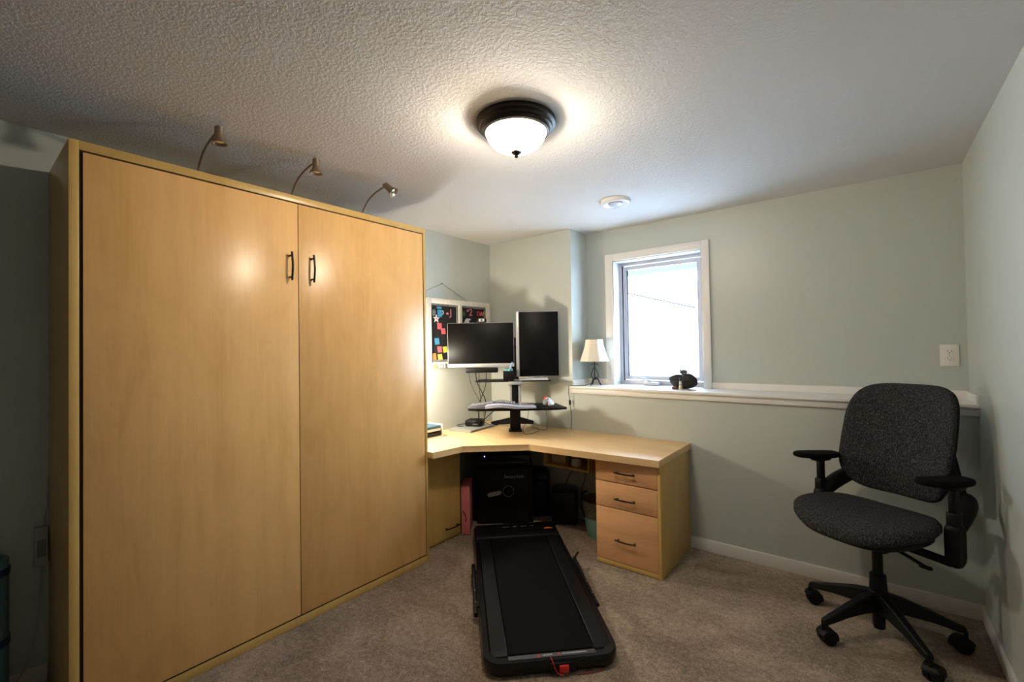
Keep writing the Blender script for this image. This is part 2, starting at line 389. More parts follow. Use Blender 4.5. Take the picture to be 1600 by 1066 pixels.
# ------------------------------------------------------------------ outdoors
struct(MB().box(-30, 30, .62, 60, .7, .8).obj('ground', 'ground'), 'bright ground outside the window')
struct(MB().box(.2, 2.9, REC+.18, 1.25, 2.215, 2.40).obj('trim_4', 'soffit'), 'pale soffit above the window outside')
nh = thing('neighbour_house', 'pale gabled house outside, its roof edge a faint line through the window', 'house', (-4.5, 10.7, .8))
MB().prism([(-3.0, 0), (3.0, 0), (3.0, 1.88), (0, 2.76), (-3.0, 1.88)], -7, 0, 0, Matrix.Rotation(PI/2, 4, 'X')).obj('house_wall', 'siding', nh)
for s_ in (-1, 1):
    MB().add([(0, -.12, 2.76), (s_*3.4, -.12, 1.76), (s_*3.4, -.12, 1.80), (0, -.12, 2.80), (0, -.05, 2.76), (s_*3.4, -.05, 1.76), (s_*3.4, -.05, 1.80), (0, -.05, 2.80)], [(0, 1, 2, 3), (4, 7, 6, 5), (0, 4, 5, 1), (1, 5, 6, 2), (2, 6, 7, 3), (3, 7, 4, 0)]).obj('rake_board', 'roof', nh)
    MB().add([(0, -.1, 2.80), (s_*3.4, -.1, 1.80), (s_*3.4, 7, 1.80), (0, 7, 2.80), (0, -.1, 2.9), (s_*3.4, -.1, 1.9), (s_*3.4, 7, 1.9), (0, 7, 2.9)], [(0, 1, 2, 3), (4, 7, 6, 5), (0, 4, 5, 1), (1, 5, 6, 2), (2, 6, 7, 3), (3, 7, 4, 0)]).obj('roof', 'siding', nh)

# ------------------------------------------------------------------ ceiling fixtures
cl = thing('ceiling_light', 'lit round frosted glass ceiling light with dark bronze rim', 'ceiling light', (1.70, -1.755, H))
MB().lathe([(0, 0), (.178, 0), (.181, -.008), (.178, -.020), (.166, -.026), (.163, -.036), (.155, -.040), (.150, -.052), (.140, -.056), (.136, -.050), (.132, -.045), (0, -.04)], seg=56).obj('canopy_rim', 'bronze', cl)
MB().lathe([(.136, -.050), (.134, -.064), (.127, -.082), (.112, -.102), (.090, -.117), (.060, -.128), (.03, -.133), (0, -.134)], seg=56).obj('glass_bowl', 'bowl', cl)
MB().lathe([(0, -.128), (.010, -.132), (.022, -.136), (.024, -.141), (.018, -.147), (.008, -.150), (.006, -.153), (.009, -.157), (.007, -.163), (0, -.165)], seg=24).obj('finial', 'bronze', cl)
for k_, (bx, by_) in enumerate(((.055, .03), (-.055, -.03))):
    ld = bpy.data.lights.new('ceiling_bulb', 'POINT'); ld.energy = BULB; ld.color = (1.0, .89, .75); ld.shadow_soft_size = .028
    lo = bpy.data.objects.new('ceiling_bulb', ld); COL.objects.link(lo); lo.parent = cl; lo.location = (bx, by_, -.085)
sd = thing('ceiling_vent', 'small round white ceiling vent beyond the lit ceiling light', 'ceiling vent', (1.557, -.43, H))
MB().lathe([(0, 0), (.104, 0), (.106, -.006), (.100, -.022), (.090, -.027), (.060, -.022), (.052, -.018), (0, -.018)], seg=48).obj('vent_housing', 'whiteplastic', sd)
MB().lathe([(0, -.016), (.05, -.018), (.048, -.026), (.030, -.033), (0, -.034)], seg=32).obj('vent_plug', 'vinyl', sd)

# ================================================================== WALL BED CABINET
DC, YR, YL, HC = .5275, -1.2848, -3.0643, 2.2977
wb = thing('wall_bed_cabinet', 'huge two-door maple cabinet standing against the left wall', 'cabinet', (0, YL, 0))
W_ = YR-YL
mb = MB()
tk = .030
mb.box(.0, DC, 0, tk, 0, HC, .0012); mb.box(0, DC, W_-.019, W_, 0, HC, .0012)
mb.box(0, DC, tk, W_-.019, HC-.036, HC, .0012); mb.box(0, DC-.001, tk, W_-.019, 0, .043, .0012)
mb.obj('carcass', 'carcass', wb)
MB().box(.005, DC-.0062, tk, W_-.019, .044, HC-.037).obj('gap_shade_panel', 'gap', wb)  # added dark fill, puts the shade of the door seams into colour
ym = -2.1745-YL
for n, (a, b) in enumerate(((tk+.011, ym-.0018), (ym+.0018, W_-.019-.006))):
    d = MB().box(DC-.006, DC, a, b, .053, HC-.043, .001).obj('door', 'doorwood', wb)
    hy = (-2.222-YL) if n == 0 else (-2.102-YL)
    z0, z1 = 1.835, 1.985
    hb = MB().tube([(DC+.028, hy, z0), (DC+.033, hy, z0+.03), (DC+.038, hy, (z0+z1)/2), (DC+.033, hy, z1-.03), (DC+.028, hy, z1)], .0058, 10)
    for z in (z0+.018, z1-.018): hb.cyl((DC-.001, hy, z), (DC+.031, hy, z), .0048)
    h = hb.obj('handle', 'blackmetal', d)

# gooseneck lamps on the cabinet top
def gooseneck(y, tilt, lab):
    g = thing('gooseneck_lamp', lab, 'lamp', (.40, y, HC), 0, 'gooseneck lamps on top of the cabinet')
    MB().box(-.03, .03, -.02, .02, 0, .012, .003).cyl((0, 0, .01), (0, 0, .03), .009).obj('base_clamp', 'nickel', g)
    MB().tube([(0, 0, .02), (.02, 0, .06), (.07, 0, .105), (.14, 0, .135), (.215, 0, .150), (.262, .0, .152)], .0048, 10).obj('arm', 'nickel', g)
    mt = T(.278, 0, .142) @ Matrix.Rotation(tilt[0], 4, 'Y') @ Matrix.Rotation(tilt[1], 4, 'X')
    h = MB().lathe([(0, .026), (.013, .028), (.018, .024), (.0185, -.012), (.021, -.026), (.031, -.044), (.033, -.050), (.029, -.049), (.020, -.036), (0, -.034)], seg=28, mtx=mt).box(-.014, .0, -.003, .003, .015, .038, mtx=mt).obj('lamp_head', 'nickel', g)
    MB().ball((0, 0, -.040), (.021, .021, .006), 20, 8, mtx=mt).obj('bulb', 'chrome', h)
gooseneck(-2.60, (.02, .0), 'gooseneck lamp on the cabinet nearest the camera')
gooseneck(-2.15, (.02, .0), 'middle gooseneck lamp of the three on the cabinet top')
gooseneck(-1.70, (-.75, .35), 'gooseneck lamp on the cabinet nearest the corner, head turned outward')

# power adapter hanging by its cord, rolled mat
pa = thing('power_adapter', 'white power adapter hanging on the wall beside the big cabinet', 'power adapter', (.016, -3.09, .61))
MB().box(-.014, .016, -.022, .022, -.085, .085, .006).obj('adapter_body', 'labelgrey', pa)
MB().box(.0155, .0168, -.014, .014, -.045, .03).obj('rating_label', 'midgrey', pa)
MB().tube([(0, .005, .083), (0, .012, .13), (-.004, .02, .19), (-.004, .022, .30)], .003, 8).tube([(0, 0, -.083), (.004, -.002, -.18), (.01, -.012, -.32), (.02, -.035, -.45), (.03, -.06, -.52), (.05, -.11, -.6)], .003, 8).obj('cord', 'labelgrey', pa)
rm = thing('rolled_mat', 'blue rolled exercise mat standing at the left picture edge', 'mat', (.12, -3.27, 0))
prof = [(0, 0), (.078, 0), (.08, .004), (.08, .625), (.078, .629), (.06, .629), (.058, .61), (.045, .61), (.044, .628), (.028, .628), (.027, .61), (0, .61)]
MB().lathe(prof, seg=36).obj('mat_roll', 'matblue', rm)
for z in (.30, .58): MB().lathe([(.079, z-.016), (.0835, z-.014), (.0835, z+.014), (.079, z+.016)], seg=36, close=True).obj('strap', 'navy', rm)

# ================================================================== DESK
dk = MB().prism([(0.002, -.002), (1.905, -.002), (1.905, -.637), (.962, -.700), (.602, -1.016), (.577, -1.282), (.002, -1.282)], .706, .75, .0015).obj('desk_worktop', 'desktop')
tag(dk, 'maple corner desk worktop resting on a drawer unit and a side cabinet', 'desk')
def pull(mb, c, half, ax, outv, arc=.01, r=.0052):
    """arched bar pull centred at c, along unit axis ax, standing off along outv"""
    c = Vector(c); ax = Vector(ax); o = Vector(outv)
    mb.tube([c-ax*half+o*.022, c-ax*half*.6+o*(.022+arc*.6), c+o*(.022+arc), c+ax*half*.6+o*(.022+arc*.6), c+ax*half+o*.022], r, 10)
    for s_ in (-1, 1): mb.cyl(c+ax*half*s_*.78, c+ax*half*s_*.78+o*.026, r*.9)
    return mb
du = thing('drawer_unit', 'three-drawer maple unit under the right end of the desk', 'drawers', (1.675, -.30, 0))
dx0, dx1 = 1.452-1.675, 1.898-1.675; dy0, dy1 = -.582+.30, -.02+.30
MB().box(dx0, dx0+.018, dy0, dy1, 0, .705, .001).box(dx1-.018, dx1, dy0-.018, dy1, .0, .705, .001).box(dx0+.018, dx1-.018, dy1-.01, dy1, .0, .70).box(dx0, dx1-.018, dy0-.017, dy0, 0.004, .032, .001).box(dx0+.018, dx1-.018, dy0, dy1-.01, .69, .705).box(dx0+.018, dx1-.018, dy0+.001, dy1-.01, .02, .035).obj('carcass', 'carcass', du)
MB().box(dx0+.019, dx1-.019, dy0+.001, dy0+.004, .036, .689).box(dx0+.001, dx1-.0185, dy0-.0004, dy0+.0004, .034, .704).obj('gap_shade_panel', 'gap', du)  # dark sheet behind the fronts, painted shade for the drawer seams
for z0, z1, hz in ((.558, .699, .627), (.387, .552, .454), (.036, .381, .185)):
    d = MB().box(dx0, dx1-.0195, dy0-.018, dy0-.0005, z0, z1, .0012).obj('drawer', 'drawerwood', du)
    pull(MB(), (1.668-1.675, dy0-.018, hz), .073, (1, 0, 0), (0, -1, 0)).obj('handle', 'blackmetal', d)
sc = thing('side_cabinet', 'narrow maple cabinet under the desk beside the big cabinet', 'cabinet', (.2, -1.065, 0))
MB().box(-.198, .178, -.216, .216, .0, .705, .001).obj('carcass', 'carcass', sc)
d = MB().box(.1785, .197, -.216, .216, .022, .700, .001).obj('door', 'carcass', sc)
pull(MB(), (.197, .118, .10), .073, (0, 1, 0), (1, 0, 0)).obj('handle', 'blackmetal', d)
# open cubby hung under the worktop
cb = thing('hanging_cubby', 'open maple cubby hung under the desk beside the drawer unit', 'shelf', (1.13, -.16, .60))
MB().box(-.305, -.289, -.15, .15, -.105, .105).box(.10, .115, -.15, .15, -.105, .105).box(-.289, .10, -.15, .15, -.105, -.089).box(-.289, .10, .14, .15, -.089, .105).obj('cubby_frame', 'carcass', cb)
MB().box(.117, .31, -.16, .15, -.098, .105, .001).obj('closed_compartment', 'cherry', cb)
tag(MB().box(-.065, .065, -.05, .05, 0, .085, .004).obj('small_box', 'yellowbox'), 'small tan box inside the hanging cubby', 'box', loc=(.925, -.20, .512), rz=.1)
jr = thing('jar', 'small jar with white label and brown lid inside the cubby', 'jar', (1.085, -.23, .512))
MB().lathe([(0, 0), (.036, 0), (.038, .01), (.038, .05), (.034, .06), (0, .06)], seg=24).obj('jar_body', 'paper', jr)
MB().lathe([(0, .06), (.036, .06), (.036, .095), (0, .097)], seg=24).obj('lid', 'brownpaper', jr)

# ================================================================== UNDER THE DESK
CY = YAW
def fr(D, X):   # floor position from distance along the viewing axis of the room plan and sideways offset
    return (2.92668-.62093*D+.78387*X, -3.35695+.78387*D+.62093*X)
x, y = fr(3.93, -.080*1)
sf = thing('safe', 'black safe with a grey lever handle under the corner of the desk', 'safe', (x, y, 0), CY)
sw, sdp, sh = .235, .19, .465
MB().box(-sw, sw, -sdp+.03, sdp, 0, sh, .012).obj('safe_body', 'plastic', sf)
dr = MB().box(-sw+.004, sw-.03, -sdp, -sdp+.029, .01, sh-.008, .010).obj('safe_door', 'plastic', sf)
dial = MB().cyl((.03, -sdp-.001, .275), (.03, -sdp-.012, .275), .045, seg=36).obj('dial_ring', 'labelgrey', dr)
MB().cyl((.03, -sdp-.010, .275), (.03, -sdp-.0125, .275), .042, .042, seg=36).cyl((.03, -sdp-.012, .275), (.03, -sdp-.026, .275), .036, .030, seg=28).obj('dial_face', 'plastic', dr)
mt = T(-.085, -sdp-.028, .262) @ Matrix.Rotation(-.20, 4, 'Y')
MB().slab(rrect(.118, .036, .0175, 5), .018, .008, mtx=mt @ Matrix.Rotation(PI/2, 4, 'X')).cyl((-.045, -sdp, .262), (-.045, -sdp-.03, .262), .011).obj('lever_handle', 'safehandle', dr)
text('lettering', 'SentrySafe', .040, 'labelgrey', dr, T(.075, -sdp-.0012, .392) @ Matrix.Rotation(PI/2, 4, 'X'), shear=.25)
pr_ = thing('printer', 'black office machine with a blue light on top of the safe', 'printer', (x, y, sh), CY)
MB().box(-.235, .215, -.17, .18, 0.004, .105, .014).box(-.20, .18, -.185, -.165, .02, .055, .005).obj('printer_body', 'gloss', pr_)
MB().box(-.17, .13, -.188, -.176, .062, .078, .003).obj('paper_slot', 'plastic', pr_)
MB().ball((-.165, -.172, .092), .0042, 10, 6).obj('power_light', 'led', pr_)
pr2 = thing('cable_modem', 'flat black electronics box stacked on the black office machine', 'electronics box', (x+.01, y+.012, sh+.106), CY)
MB().box(-.14, .14, -.12, .12, .002, .05, .008).obj('modem_body', 'plastic', pr2)
x, y = fr(4.0, .235)
ub = thing('backup_battery', 'tall black tower standing right of the safe', 'battery unit', (x, y, 0), CY)
MB().box(-.07, .07, -.12, .12, .004, .385, .014).obj('tower_body', 'plastic', ub)
MB().box(-.055, .055, -.124, -.119, .30, .36, .002).obj('tower_panel', 'gloss', ub)
x, y = fr(3.80, .425)
sb = thing('subwoofer', 'squat black box speaker under the desk beside the mint bin', 'speaker', (x, y, 0), CY-.15)
MB().box(-.105, .105, -.12, .12, .008, .275, .022).obj('speaker_cabinet', 'gloss', sb)
for sx in (-.08, .08):
    for sy in (-.09, .09): MB().cyl((sx, sy, 0), (sx, sy, .012), .012).obj('foot', 'rubber', sb)
tag(MB().tube([(1.02, -.10, .5), (.96, -.06, .43), (.90, -.04, .36), (.87, -.05, .28)], .003, 8).obj('power_cable', 'plastic'), 'thin black cable dangling below the cubby to the left', 'cable', 'cables under the cubby')
tag(MB().tube([(1.05, -.10, .5), (1.065, -.06, .42), (1.05, -.04, .35), (1.02, -.035, .28), (1.02, -.05, .2)], .003, 8).obj('power_cable', 'plastic'), 'thin black cable dangling below the cubby to the right', 'cable', 'cables under the cubby')
x, y = fr(3.66, -.385)
pk = thing('pink_box', 'tall narrow pink box standing left of the safe', 'box', (x, y, 0), CY)
MB().box(-.034, .034, -.13, .10, .004, .385, .006).obj('box_body', 'pinkbox', pk)
MB().tube([(-.018, -.132, .19), (-.004, -.134, .165), (.004, -.134, .14), (.004, -.134, .11)], .003, 8).obj('carry_cord', 'plastic', pk)
# waste bin with patterned liner basket
x, y = fr(3.50, .655)
wbn = thing('waste_bin', 'mint green bin with grey patterned upper rim and black handle', 'bin', (x, y, 0), CY)
MB().lathe([(0, .003), (.092, .003), (.096, .01), (.118, .150), (.116, .152), (.094, .014), (0, .012)], seg=40).obj('bin_body', 'mint', wbn)
MB().lathe([(.112, .150), (.118, .150), (.136, .275), (.139, .280), (.134, .282), (.112, .158)], seg=40, close=True).obj('bin_liner', 'pattern', wbn)
MB().tube([(-.120, -.03, .150), (-.135, -.03, .21), (-.142, -.03, .27), (-.128, -.02, .33), (-.095, -.01, .345)], .006, 8).obj('handle', 'plastic', wbn)

# ================================================================== TREADMILL
# local frame: +y towards the desk corner, +x to the right
tc_, ns = -2.46, .09
tx, ty = tc_*-.70711+ns*.70711, tc_*.70711+ns*.70711
tm = thing('treadmill', 'slim black under-desk walking treadmill lying on the carpet', 'treadmill', (tx, ty, 0), PI/4)
def tilt_z(y): return .070+.030*max(0, min(1, y/1.2))
def outline(w, l0, l1, r0, r1, n=7):
    pts = []
    for (cx, cy, r, a0) in ((w-r1, l1-r1, r1, 0), (-w+r1, l1-r1, r1, PI/2), (-w+r0, l0+r0, r0, PI), (w-r0, l0+r0, r0, 1.5*PI)):
        for i in range(n+1): a = a0+PI/2*i/n; pts.append((cx+r*math.cos(a), cy+r*math.sin(a)))
    return pts
o_ = outline(.312, 0, 1.47, .085, .03)
mb = MB()
n = len(o_); vs = []; fs = []
for k, (ins, zf) in enumerate(((.008, None), (0, .35), (0, .85), (.004, 1.0), (.030, 1.0), (.036, .86))):
    for (px, py) in o_:
        cx, cy = px*(1-ins/.312), .735+(py-.735)*(1-ins/.735)
        z = .012 if zf is None else .012+(tilt_z(cy)-.012)*zf
        vs.append((cx, cy, z))
for k in range(5):
    for i in range(n): j = (i+1) % n; fs.append((k*n+i, k*n+j, (k+1)*n+j, (k+1)*n+i))
fs.append(tuple(range(n))[::-1]); fs.append(tuple(range(5*n, 6*n)))
mb.add(vs, fs); mb.obj('frame', 'gloss', tm, angle=30)
# belt
mb = MB(); K = 14; vs = []; fs = []
for i in range(K+1):
    yy = .05+(1.27-.05)*i/K; e = 0
    if i == 0: e = -.022
    if i == 1: yy = .065; e = -.006
    z = tilt_z(yy)+.002+e
    vs += [(-.195, yy, z), (.195, yy, z)]
for i in range(K): fs.append((2*i, 2*i+1, 2*i+3, 2*i+2))
nb = len(vs); vs += [(a, b, c-.02) for a, b, c in vs]
fs += [(a+nb, d+nb, c+nb, b+nb) for a, b, c, d in fs]
for i in range(K): fs += [(2*i, 2*i+2, 2*i+2+nb, 2*i+nb), (2*i+1, 2*i+1+nb, 2*i+3+nb, 2*i+3)]
fs += [(0, nb, nb+1, 1), (2*K, 2*K+1, 2*K+1+nb, 2*K+nb)]
mb.add(vs, fs).obj('running_belt', 'rubber', tm)
for s_ in (-1, 1):   # foot rails
    mb = MB(); a = .200*s_; b = .278*s_
    vs = []
    for yy in (.055, .09, .4, .8, 1.22):
        z = tilt_z(yy)+(.010 if yy > .06 else -.004)
        vs += [(a, yy, z), (b, yy, z-.002), (b, yy, z-.03), (a, yy, z-.03)]
    fs = []
    for i in range(4):
        for k in range(4): j = (k+1) % 4; fs.append((i*4+k, i*4+j, (i+1)*4+j, (i+1)*4+k))
    fs += [(0, 1, 2, 3), (16, 17, 18, 19)]
    mb.add(vs, fs).obj('foot_rail', 'plastic', tm, bevel=.004)
hd = MB().prism([(1.225, .085), (1.235, .112), (1.26, .120), (1.45, .118), (1.462, .10), (1.462, .05), (1.225, .05)], -.298, .298, .004, Matrix(((0, 0, 1, 0), (1, 0, 0, 0), (0, 1, 0, 0), (0, 0, 0, 1)))).obj('motor_cover', 'plastic', tm)
MB().box(-.13, .15, 1.33, 1.42, .1195, .1212, .0005).obj('display_panel', 'gloss', hd)
for cx, wd in ((-.075, .05), (-.005, .028), (.06, .042), (.125, .022)):
    mb = MB(); k = 0
    while k < wd: mb.box(cx+k-wd/2, cx+k-wd/2+.005, 1.372, 1.380, .1212, .1216); k += .0075
    mb.obj('display_digits', 'labelgrey', hd)
mb = MB().prism([(-.032, -.012), (.032, -.012), (.026, .002), (.010, .004), (0, .014), (-.010, .004), (-.024, .002)], 0, .0015, 0, T(.235, 1.325, .1195)).obj('badge', 'orange', hd)
# folded side handles
for s_ in (-1, 1):
    mb = MB(); x = .330*s_
    mb.tube([(x, .42, .048), (x, .7, .060), (x, .92, .072)], .012, 10, smooth=2)
    for yy in (.48, .66, .86): mb.cyl((x, yy, .06), (x-.035*s_, yy, .06), .006)
    if s_ > 0:
        mb.tube([(x, .92, .072), (x+.02, .945, .08), (x+.038, .965, .088)], .007, 8)
    mb.obj('folded_handle', 'plastic', tm)
    for yy in (.50, .62, .82): MB().ball((x+.004*s_*(-1), yy, .074), .0035, 8, 6).obj('screw_head', 'chrome', tm)
# warning strip and safety key
MB().box(-.20, .20, .020, .046, .0705, .0722, .0005).obj('warning_strip', 'darkgrey', tm)
for x0, cnt in ((-.045, 6), (.045, 15)):
    mb = MB()
    for i in range(cnt): mb.box(x0+i*.0078, x0+i*.0078+.0055, .030, .036+.002*(i % 2), .0722, .0726)
    mb.obj('warning_lettering', 'labelgrey', tm)
for x0 in (-.062, .03): MB().prism([(-.008, -.006), (.008, -.006), (0, .008)], 0, .0006, 0, T(x0, .033, .0722)).obj('warning_symbol', 'red', tm)
MB().box(-.02, .10, -.010, .004, .014, .060, .005).obj('key_socket', 'plastic', tm)
MB().box(.022, .066, -.018, -.008, .020, .052, .004).obj('safety_key', 'red', tm)
MB().tube([(-.012, .018, .073), (-.006, -.006, .066), (.006, -.018, .034), (.024, -.022, .018), (.040, -.020, .016)], .0018, 8).obj('key_cord', 'red', tm)
MB().tube([(.10, -.01, .006), (.16, -.008, .005), (.22, .0, .006), (.25, .02, .006)], .004, 8, flat=.5).obj('carry_strap', 'darkred', tm)
for sx in (-.26, .26):
    for sy in (.08, 1.40): MB().cyl((sx, sy, 0), (sx, sy, .03), .022).obj('foot', 'rubber', tm)

# ================================================================== SIT-STAND CONVERTER AND WHAT IT HOLDS
RX, RY = .5227, -.286
def fr2(D, X, z): return (*fr(D, X), z)
cv = thing('sit_stand_converter', 'black and silver sit-stand stand on the corner desk holding two monitors', 'desk converter', (RX, RY, .75), CY)
MB().box(-.062, .052, -.10, .02, 0, .012, .003).box(-.050, .040, -.075, .02, .010, .235, .006).obj('column_base', 'plastic', cv)
MB().box(-.030, .022, -.035, .02, .22, .42, .003).obj('inner_column', 'plastic', cv)
MB().box(-.052, -.030, -.035, .03, .22, .40, .004).box(.026, .047, -.035, .03, .22, .40, .004).obj('side_rail', 'silver', cv)
MB().box(-.066, .066, -.13, .04, .398, .436, .010).obj('column_cap', 'silver', cv)
for s_ in (-1, 1):
    MB().add(*(lambda: ([(s_*.03, -.01, .050), (s_*.03, -.01, .108), (s_*.03, .04, .108), (s_*.03, .04, .050), (s_*.185-.015, .27, 0), (s_*.185-.015, .27, .022), (s_*.185-.015+s_*.03, .29, .022), (s_*.185-.015+s_*.03, .29, 0)], [(0, 1, 2, 3), (4, 7, 6, 5), (0, 4, 5, 1), (1, 5, 6, 2), (2, 6, 7, 3), (3, 7, 4, 0)]))()).obj('rear_leg', 'plastic', cv, bevel=.004)
# keyboard tray and upper shelf
tray = [(-.375, -.385), (-.30, -.42), (.0, -.428), (.32, -.415), (.40, -.375), (.345, -.10), (.15, -.075), (.07, -.075), (.07, -.10), (-.07, -.10), (-.07, -.075), (-.30, -.10)]
MB().prism(tray, .222, .238, .003).obj('keyboard_tray', 'plastic', cv)
MB().prism([(-.335, -.13), (.30, -.13), (.30, -.10), (.25, .12), (-.31, .12), (-.335, -.10)], .424, .434, .002).obj('upper_shelf', 'plastic', cv)
MB().box(-.03, .03, .045, .075, .20, .80, .004).box(-.30, .25, .025, .045, .70, .74, .004).box(-.31, -.27, .013, .03, .68, .76, .003).box(.17, .21, .013, .03, .68, .76, .003).obj('monitor_arm', 'plastic', cv)

def monitor(name, label, D, X, z, wd, ht, portrait, rz=0):
    g = thing(name, label, 'monitor', (*fr(D, X), z), CY+rz)
    w2, h2 = wd/2, ht/2
    MB().box(-w2, w2, .004, .030, -h2, h2, .006).box(-w2*.55, w2*.55, .028, .05, -h2*.5, h2*.5, .008).obj('housing', 'silver', g)
    if portrait:   # chin on the left
        MB().box(-w2+.027, w2-.004, .0, .006, -h2+.004, h2-.004, .001).obj('screen', 'screen', g)
        MB().box(-w2, -w2+.026, -.001, .006, -h2, h2, .002).obj('chin', 'silver', g)
        MB().cyl((-w2+.013, -.001, -.03), (-w2+.013, -.002, -.03), .004).obj('logo', 'labelgrey', g)
    else:
        MB().box(-w2+.004, w2-.004, .0, .006, -h2+.030, h2-.004, .001).obj('screen', 'screen', g)
        MB().box(-w2, w2, -.001, .006, -h2, -h2+.029, .002).obj('chin', 'silver', g)
        MB().cyl((0, -.001, -h2+.014), (0, -.002, -h2+.014), .005).obj('logo', 'labelgrey', g)
    return g
D1 = 3.86
monitor('monitor', 'wide landscape monitor beside the upright one', D1, -.269, 1.490, .571, .382, False, .02)
monitor('monitor', 'tall portrait monitor nearest the window', D1, .219, 1.491, .368, .560, True, -.02)
wc = thing('webcam', 'small webcam clipped on top of the landscape monitor', 'webcam', (*fr(D1+.01, -.259), 1.694), CY)
MB().box(-.042, .042, -.018, .010, -.010, .024, .008).obj('webcam_body', 'plastic', wc)
MB().box(-.024, .024, -.0195, -.017, -.004, .020, .002).obj('webcam_face', 'silver', wc)
MB().cyl((0, -.019, .008), (0, -.024, .008), .008).obj('lens', 'gloss', wc)
sbz = tag(MB().box(-.138, .138, -.025, .025, -.021, .021, .006).obj('sound_bar', 'plastic'), 'black bar speaker below the landscape monitor', 'speaker', loc=(*fr(D1+.0, -.262), 1.272), rz=CY)
# box of tissues / pens on the shelf
tb = thing('pen_box', 'black box holding a blue pen, standing on the upper shelf', 'pen holder', (*fr(3.80, -.034), 1.185), CY)
MB().box(-.045, .045, -.03, .05, 0, .080, .003).obj('box_body', 'plastic', tb)
MB().box(-.036, .036, -.02, .04, .080, .096, .004).obj('tissue', 'teal', tb)
tag(MB().tube([(0, -.025, .0), (.016, -.022, .04), (.034, -.02, .085)], .005, 8, smooth=0).obj('pen', 'lightblue'), 'pale blue pen sticking out of the black pen box', 'pen', loc=(*fr(3.80, -.034), 1.255), rz=CY)
tag(MB().add([(0, 0, 0), (.24, -.01, .0), (.24, .13, .014), (.0, .02, .003), (0, 0, .003), (.24, -.01, .003), (.24, .13, .017), (.0, .02, .006)], [(0, 1, 2, 3), (4, 7, 6, 5), (0, 4, 5, 1), (1, 5, 6, 2), (2, 6, 7, 3), (3, 7, 4, 0)]).obj('papers', 'paper'), 'loose papers lying under the portrait monitor', 'papers', loc=(*fr(3.78, .06), 1.186), rz=CY)
# split curved keyboard: silver body, white palm rest, key field
kb = thing('keyboard', 'white and silver curved ergonomic keyboard on the tray', 'keyboard', (*fr(3.60, -.085), .990), CY)
def kb_z(x, y): return .012+.030*math.exp(-((x+.02)/.14)**2)*(1 if y > -.06 else .75)
def kb_slab(mb, x0, x1, y0, y1, dz, th, nx=26, ny=5):
    vs = []; fs = []
    for i in range(nx+1):
        for j in range(ny+1):
            u = x0+(x1-x0)*i/nx; bow = .020*(1-((u-(x0+x1)/2)/((x1-x0)/2))**2)
            vv = y0+(y1-y0)*j/ny - bow*(1 if y0 < -.05 else .6)
            edge = min(1, min(j, ny-j)+.25, min(i, nx-i)+.25)
            vs.append((u, vv, kb_z(u, vv)+dz-(1-edge)*.008))
    nb = len(vs)
    vs += [(a, b, max(.001, c-th)) for a, b, c in vs]
    q = ny+1
    for i in range(nx):
        for j in range(ny): a = i*q+j; fs.append((a, a+q, a+q+1, a+1)); fs.append((a+nb, a+1+nb, a+q+1+nb, a+q+nb))
    for i in range(nx): fs.append((i*q, i*q+nb, (i+1)*q+nb, (i+1)*q)); fs.append((i*q+ny, (i+1)*q+ny, (i+1)*q+ny+nb, i*q+ny+nb))
    for j in range(ny): fs.append((j, j+1, j+1+nb, j+nb)); fs.append((nx*q+j, nx*q+j+nb, nx*q+j+1+nb, nx*q+j+1))
    mb.add(vs, fs); return mb
kb_slab(MB(), -.27, .265, -.115, .115, 0, .03).obj('keyboard_body', 'keybody', kb, angle=60)
kb_slab(MB(), -.13, .265, -.135, -.055, .004, .02).obj('palm_rest', 'palm', kb, angle=60)
key0 = None
for (x0, x1) in ((-.25, -.075), (-.045, .105), (.135, .25)):
    nx = int(round((x1-x0)/.0205))
    for i in range(nx):
        for j in range(4):
            kx = x0+(i+.5)*(x1-x0)/nx; ky = -.042+j*.034
            if key0 is None:
                key0 = MB().add([(-.009, -.014, 0), (.009, -.014, 0), (.009, .014, 0), (-.009, .014, 0), (-.007, -.011, .007), (.007, -.011, .007), (.007, .011, .007), (-.007, .011, .007)], [(0, 1, 2, 3), (4, 7, 6, 5), (0, 4, 5, 1), (1, 5, 6, 2), (2, 6, 7, 3), (3, 7, 4, 0)]).obj('key', 'keygrey', kb); k_ = key0
            else:
                k_ = key0.copy(); COL.objects.link(k_); k_.parent = kb
            bow = .012*(1-(kx/.27)**2)
            k_.location = (kx, ky-bow, kb_z(kx, ky)+.001)
for j in range(3):
    MB().box(.135, .25, -.030+j*.034-.010, -.030+j*.034-.0065, kb_z(.19, 0)+.006, kb_z(.19, 0)+.0085).obj('key_gap', 'darkgrey', kb)
tb2 = thing('trackball_mouse', 'grey and white trackball mouse with red ball on the tray', 'mouse', (*fr(3.64, .285), .990), CY)
MB().slab([(.040*math.cos(t)*(1+.15*math.sin(t))+.010, .058*math.sin(t)) for t in [2*PI*i/28 for i in range(28)]], .022, .012, deform=lambda x, y, z: (x, y, .012+z+(.042 if z > 0 else 0)*max(0, 1-((x+.008)/.055)**2-((y-.012)/.075)**2))).obj('mouse_body', 'whiteplastic', tb2, angle=60)
MB().slab([(-.018+.024*math.cos(t), .004+.050*math.sin(t)) for t in [2*PI*i/24 for i in range(24)]], .018, .010, deform=lambda x, y, z: (x, y-.01, .016+z+(.036 if z > 0 else 0)*max(0, 1-((x-.002)/.06)**2-((y-.004)/.075)**2))).obj('thumb_side', 'midgrey', tb2, angle=60)
MB().ball((-.020, .006, .056), .015).obj('red_ball', 'red', tb2)
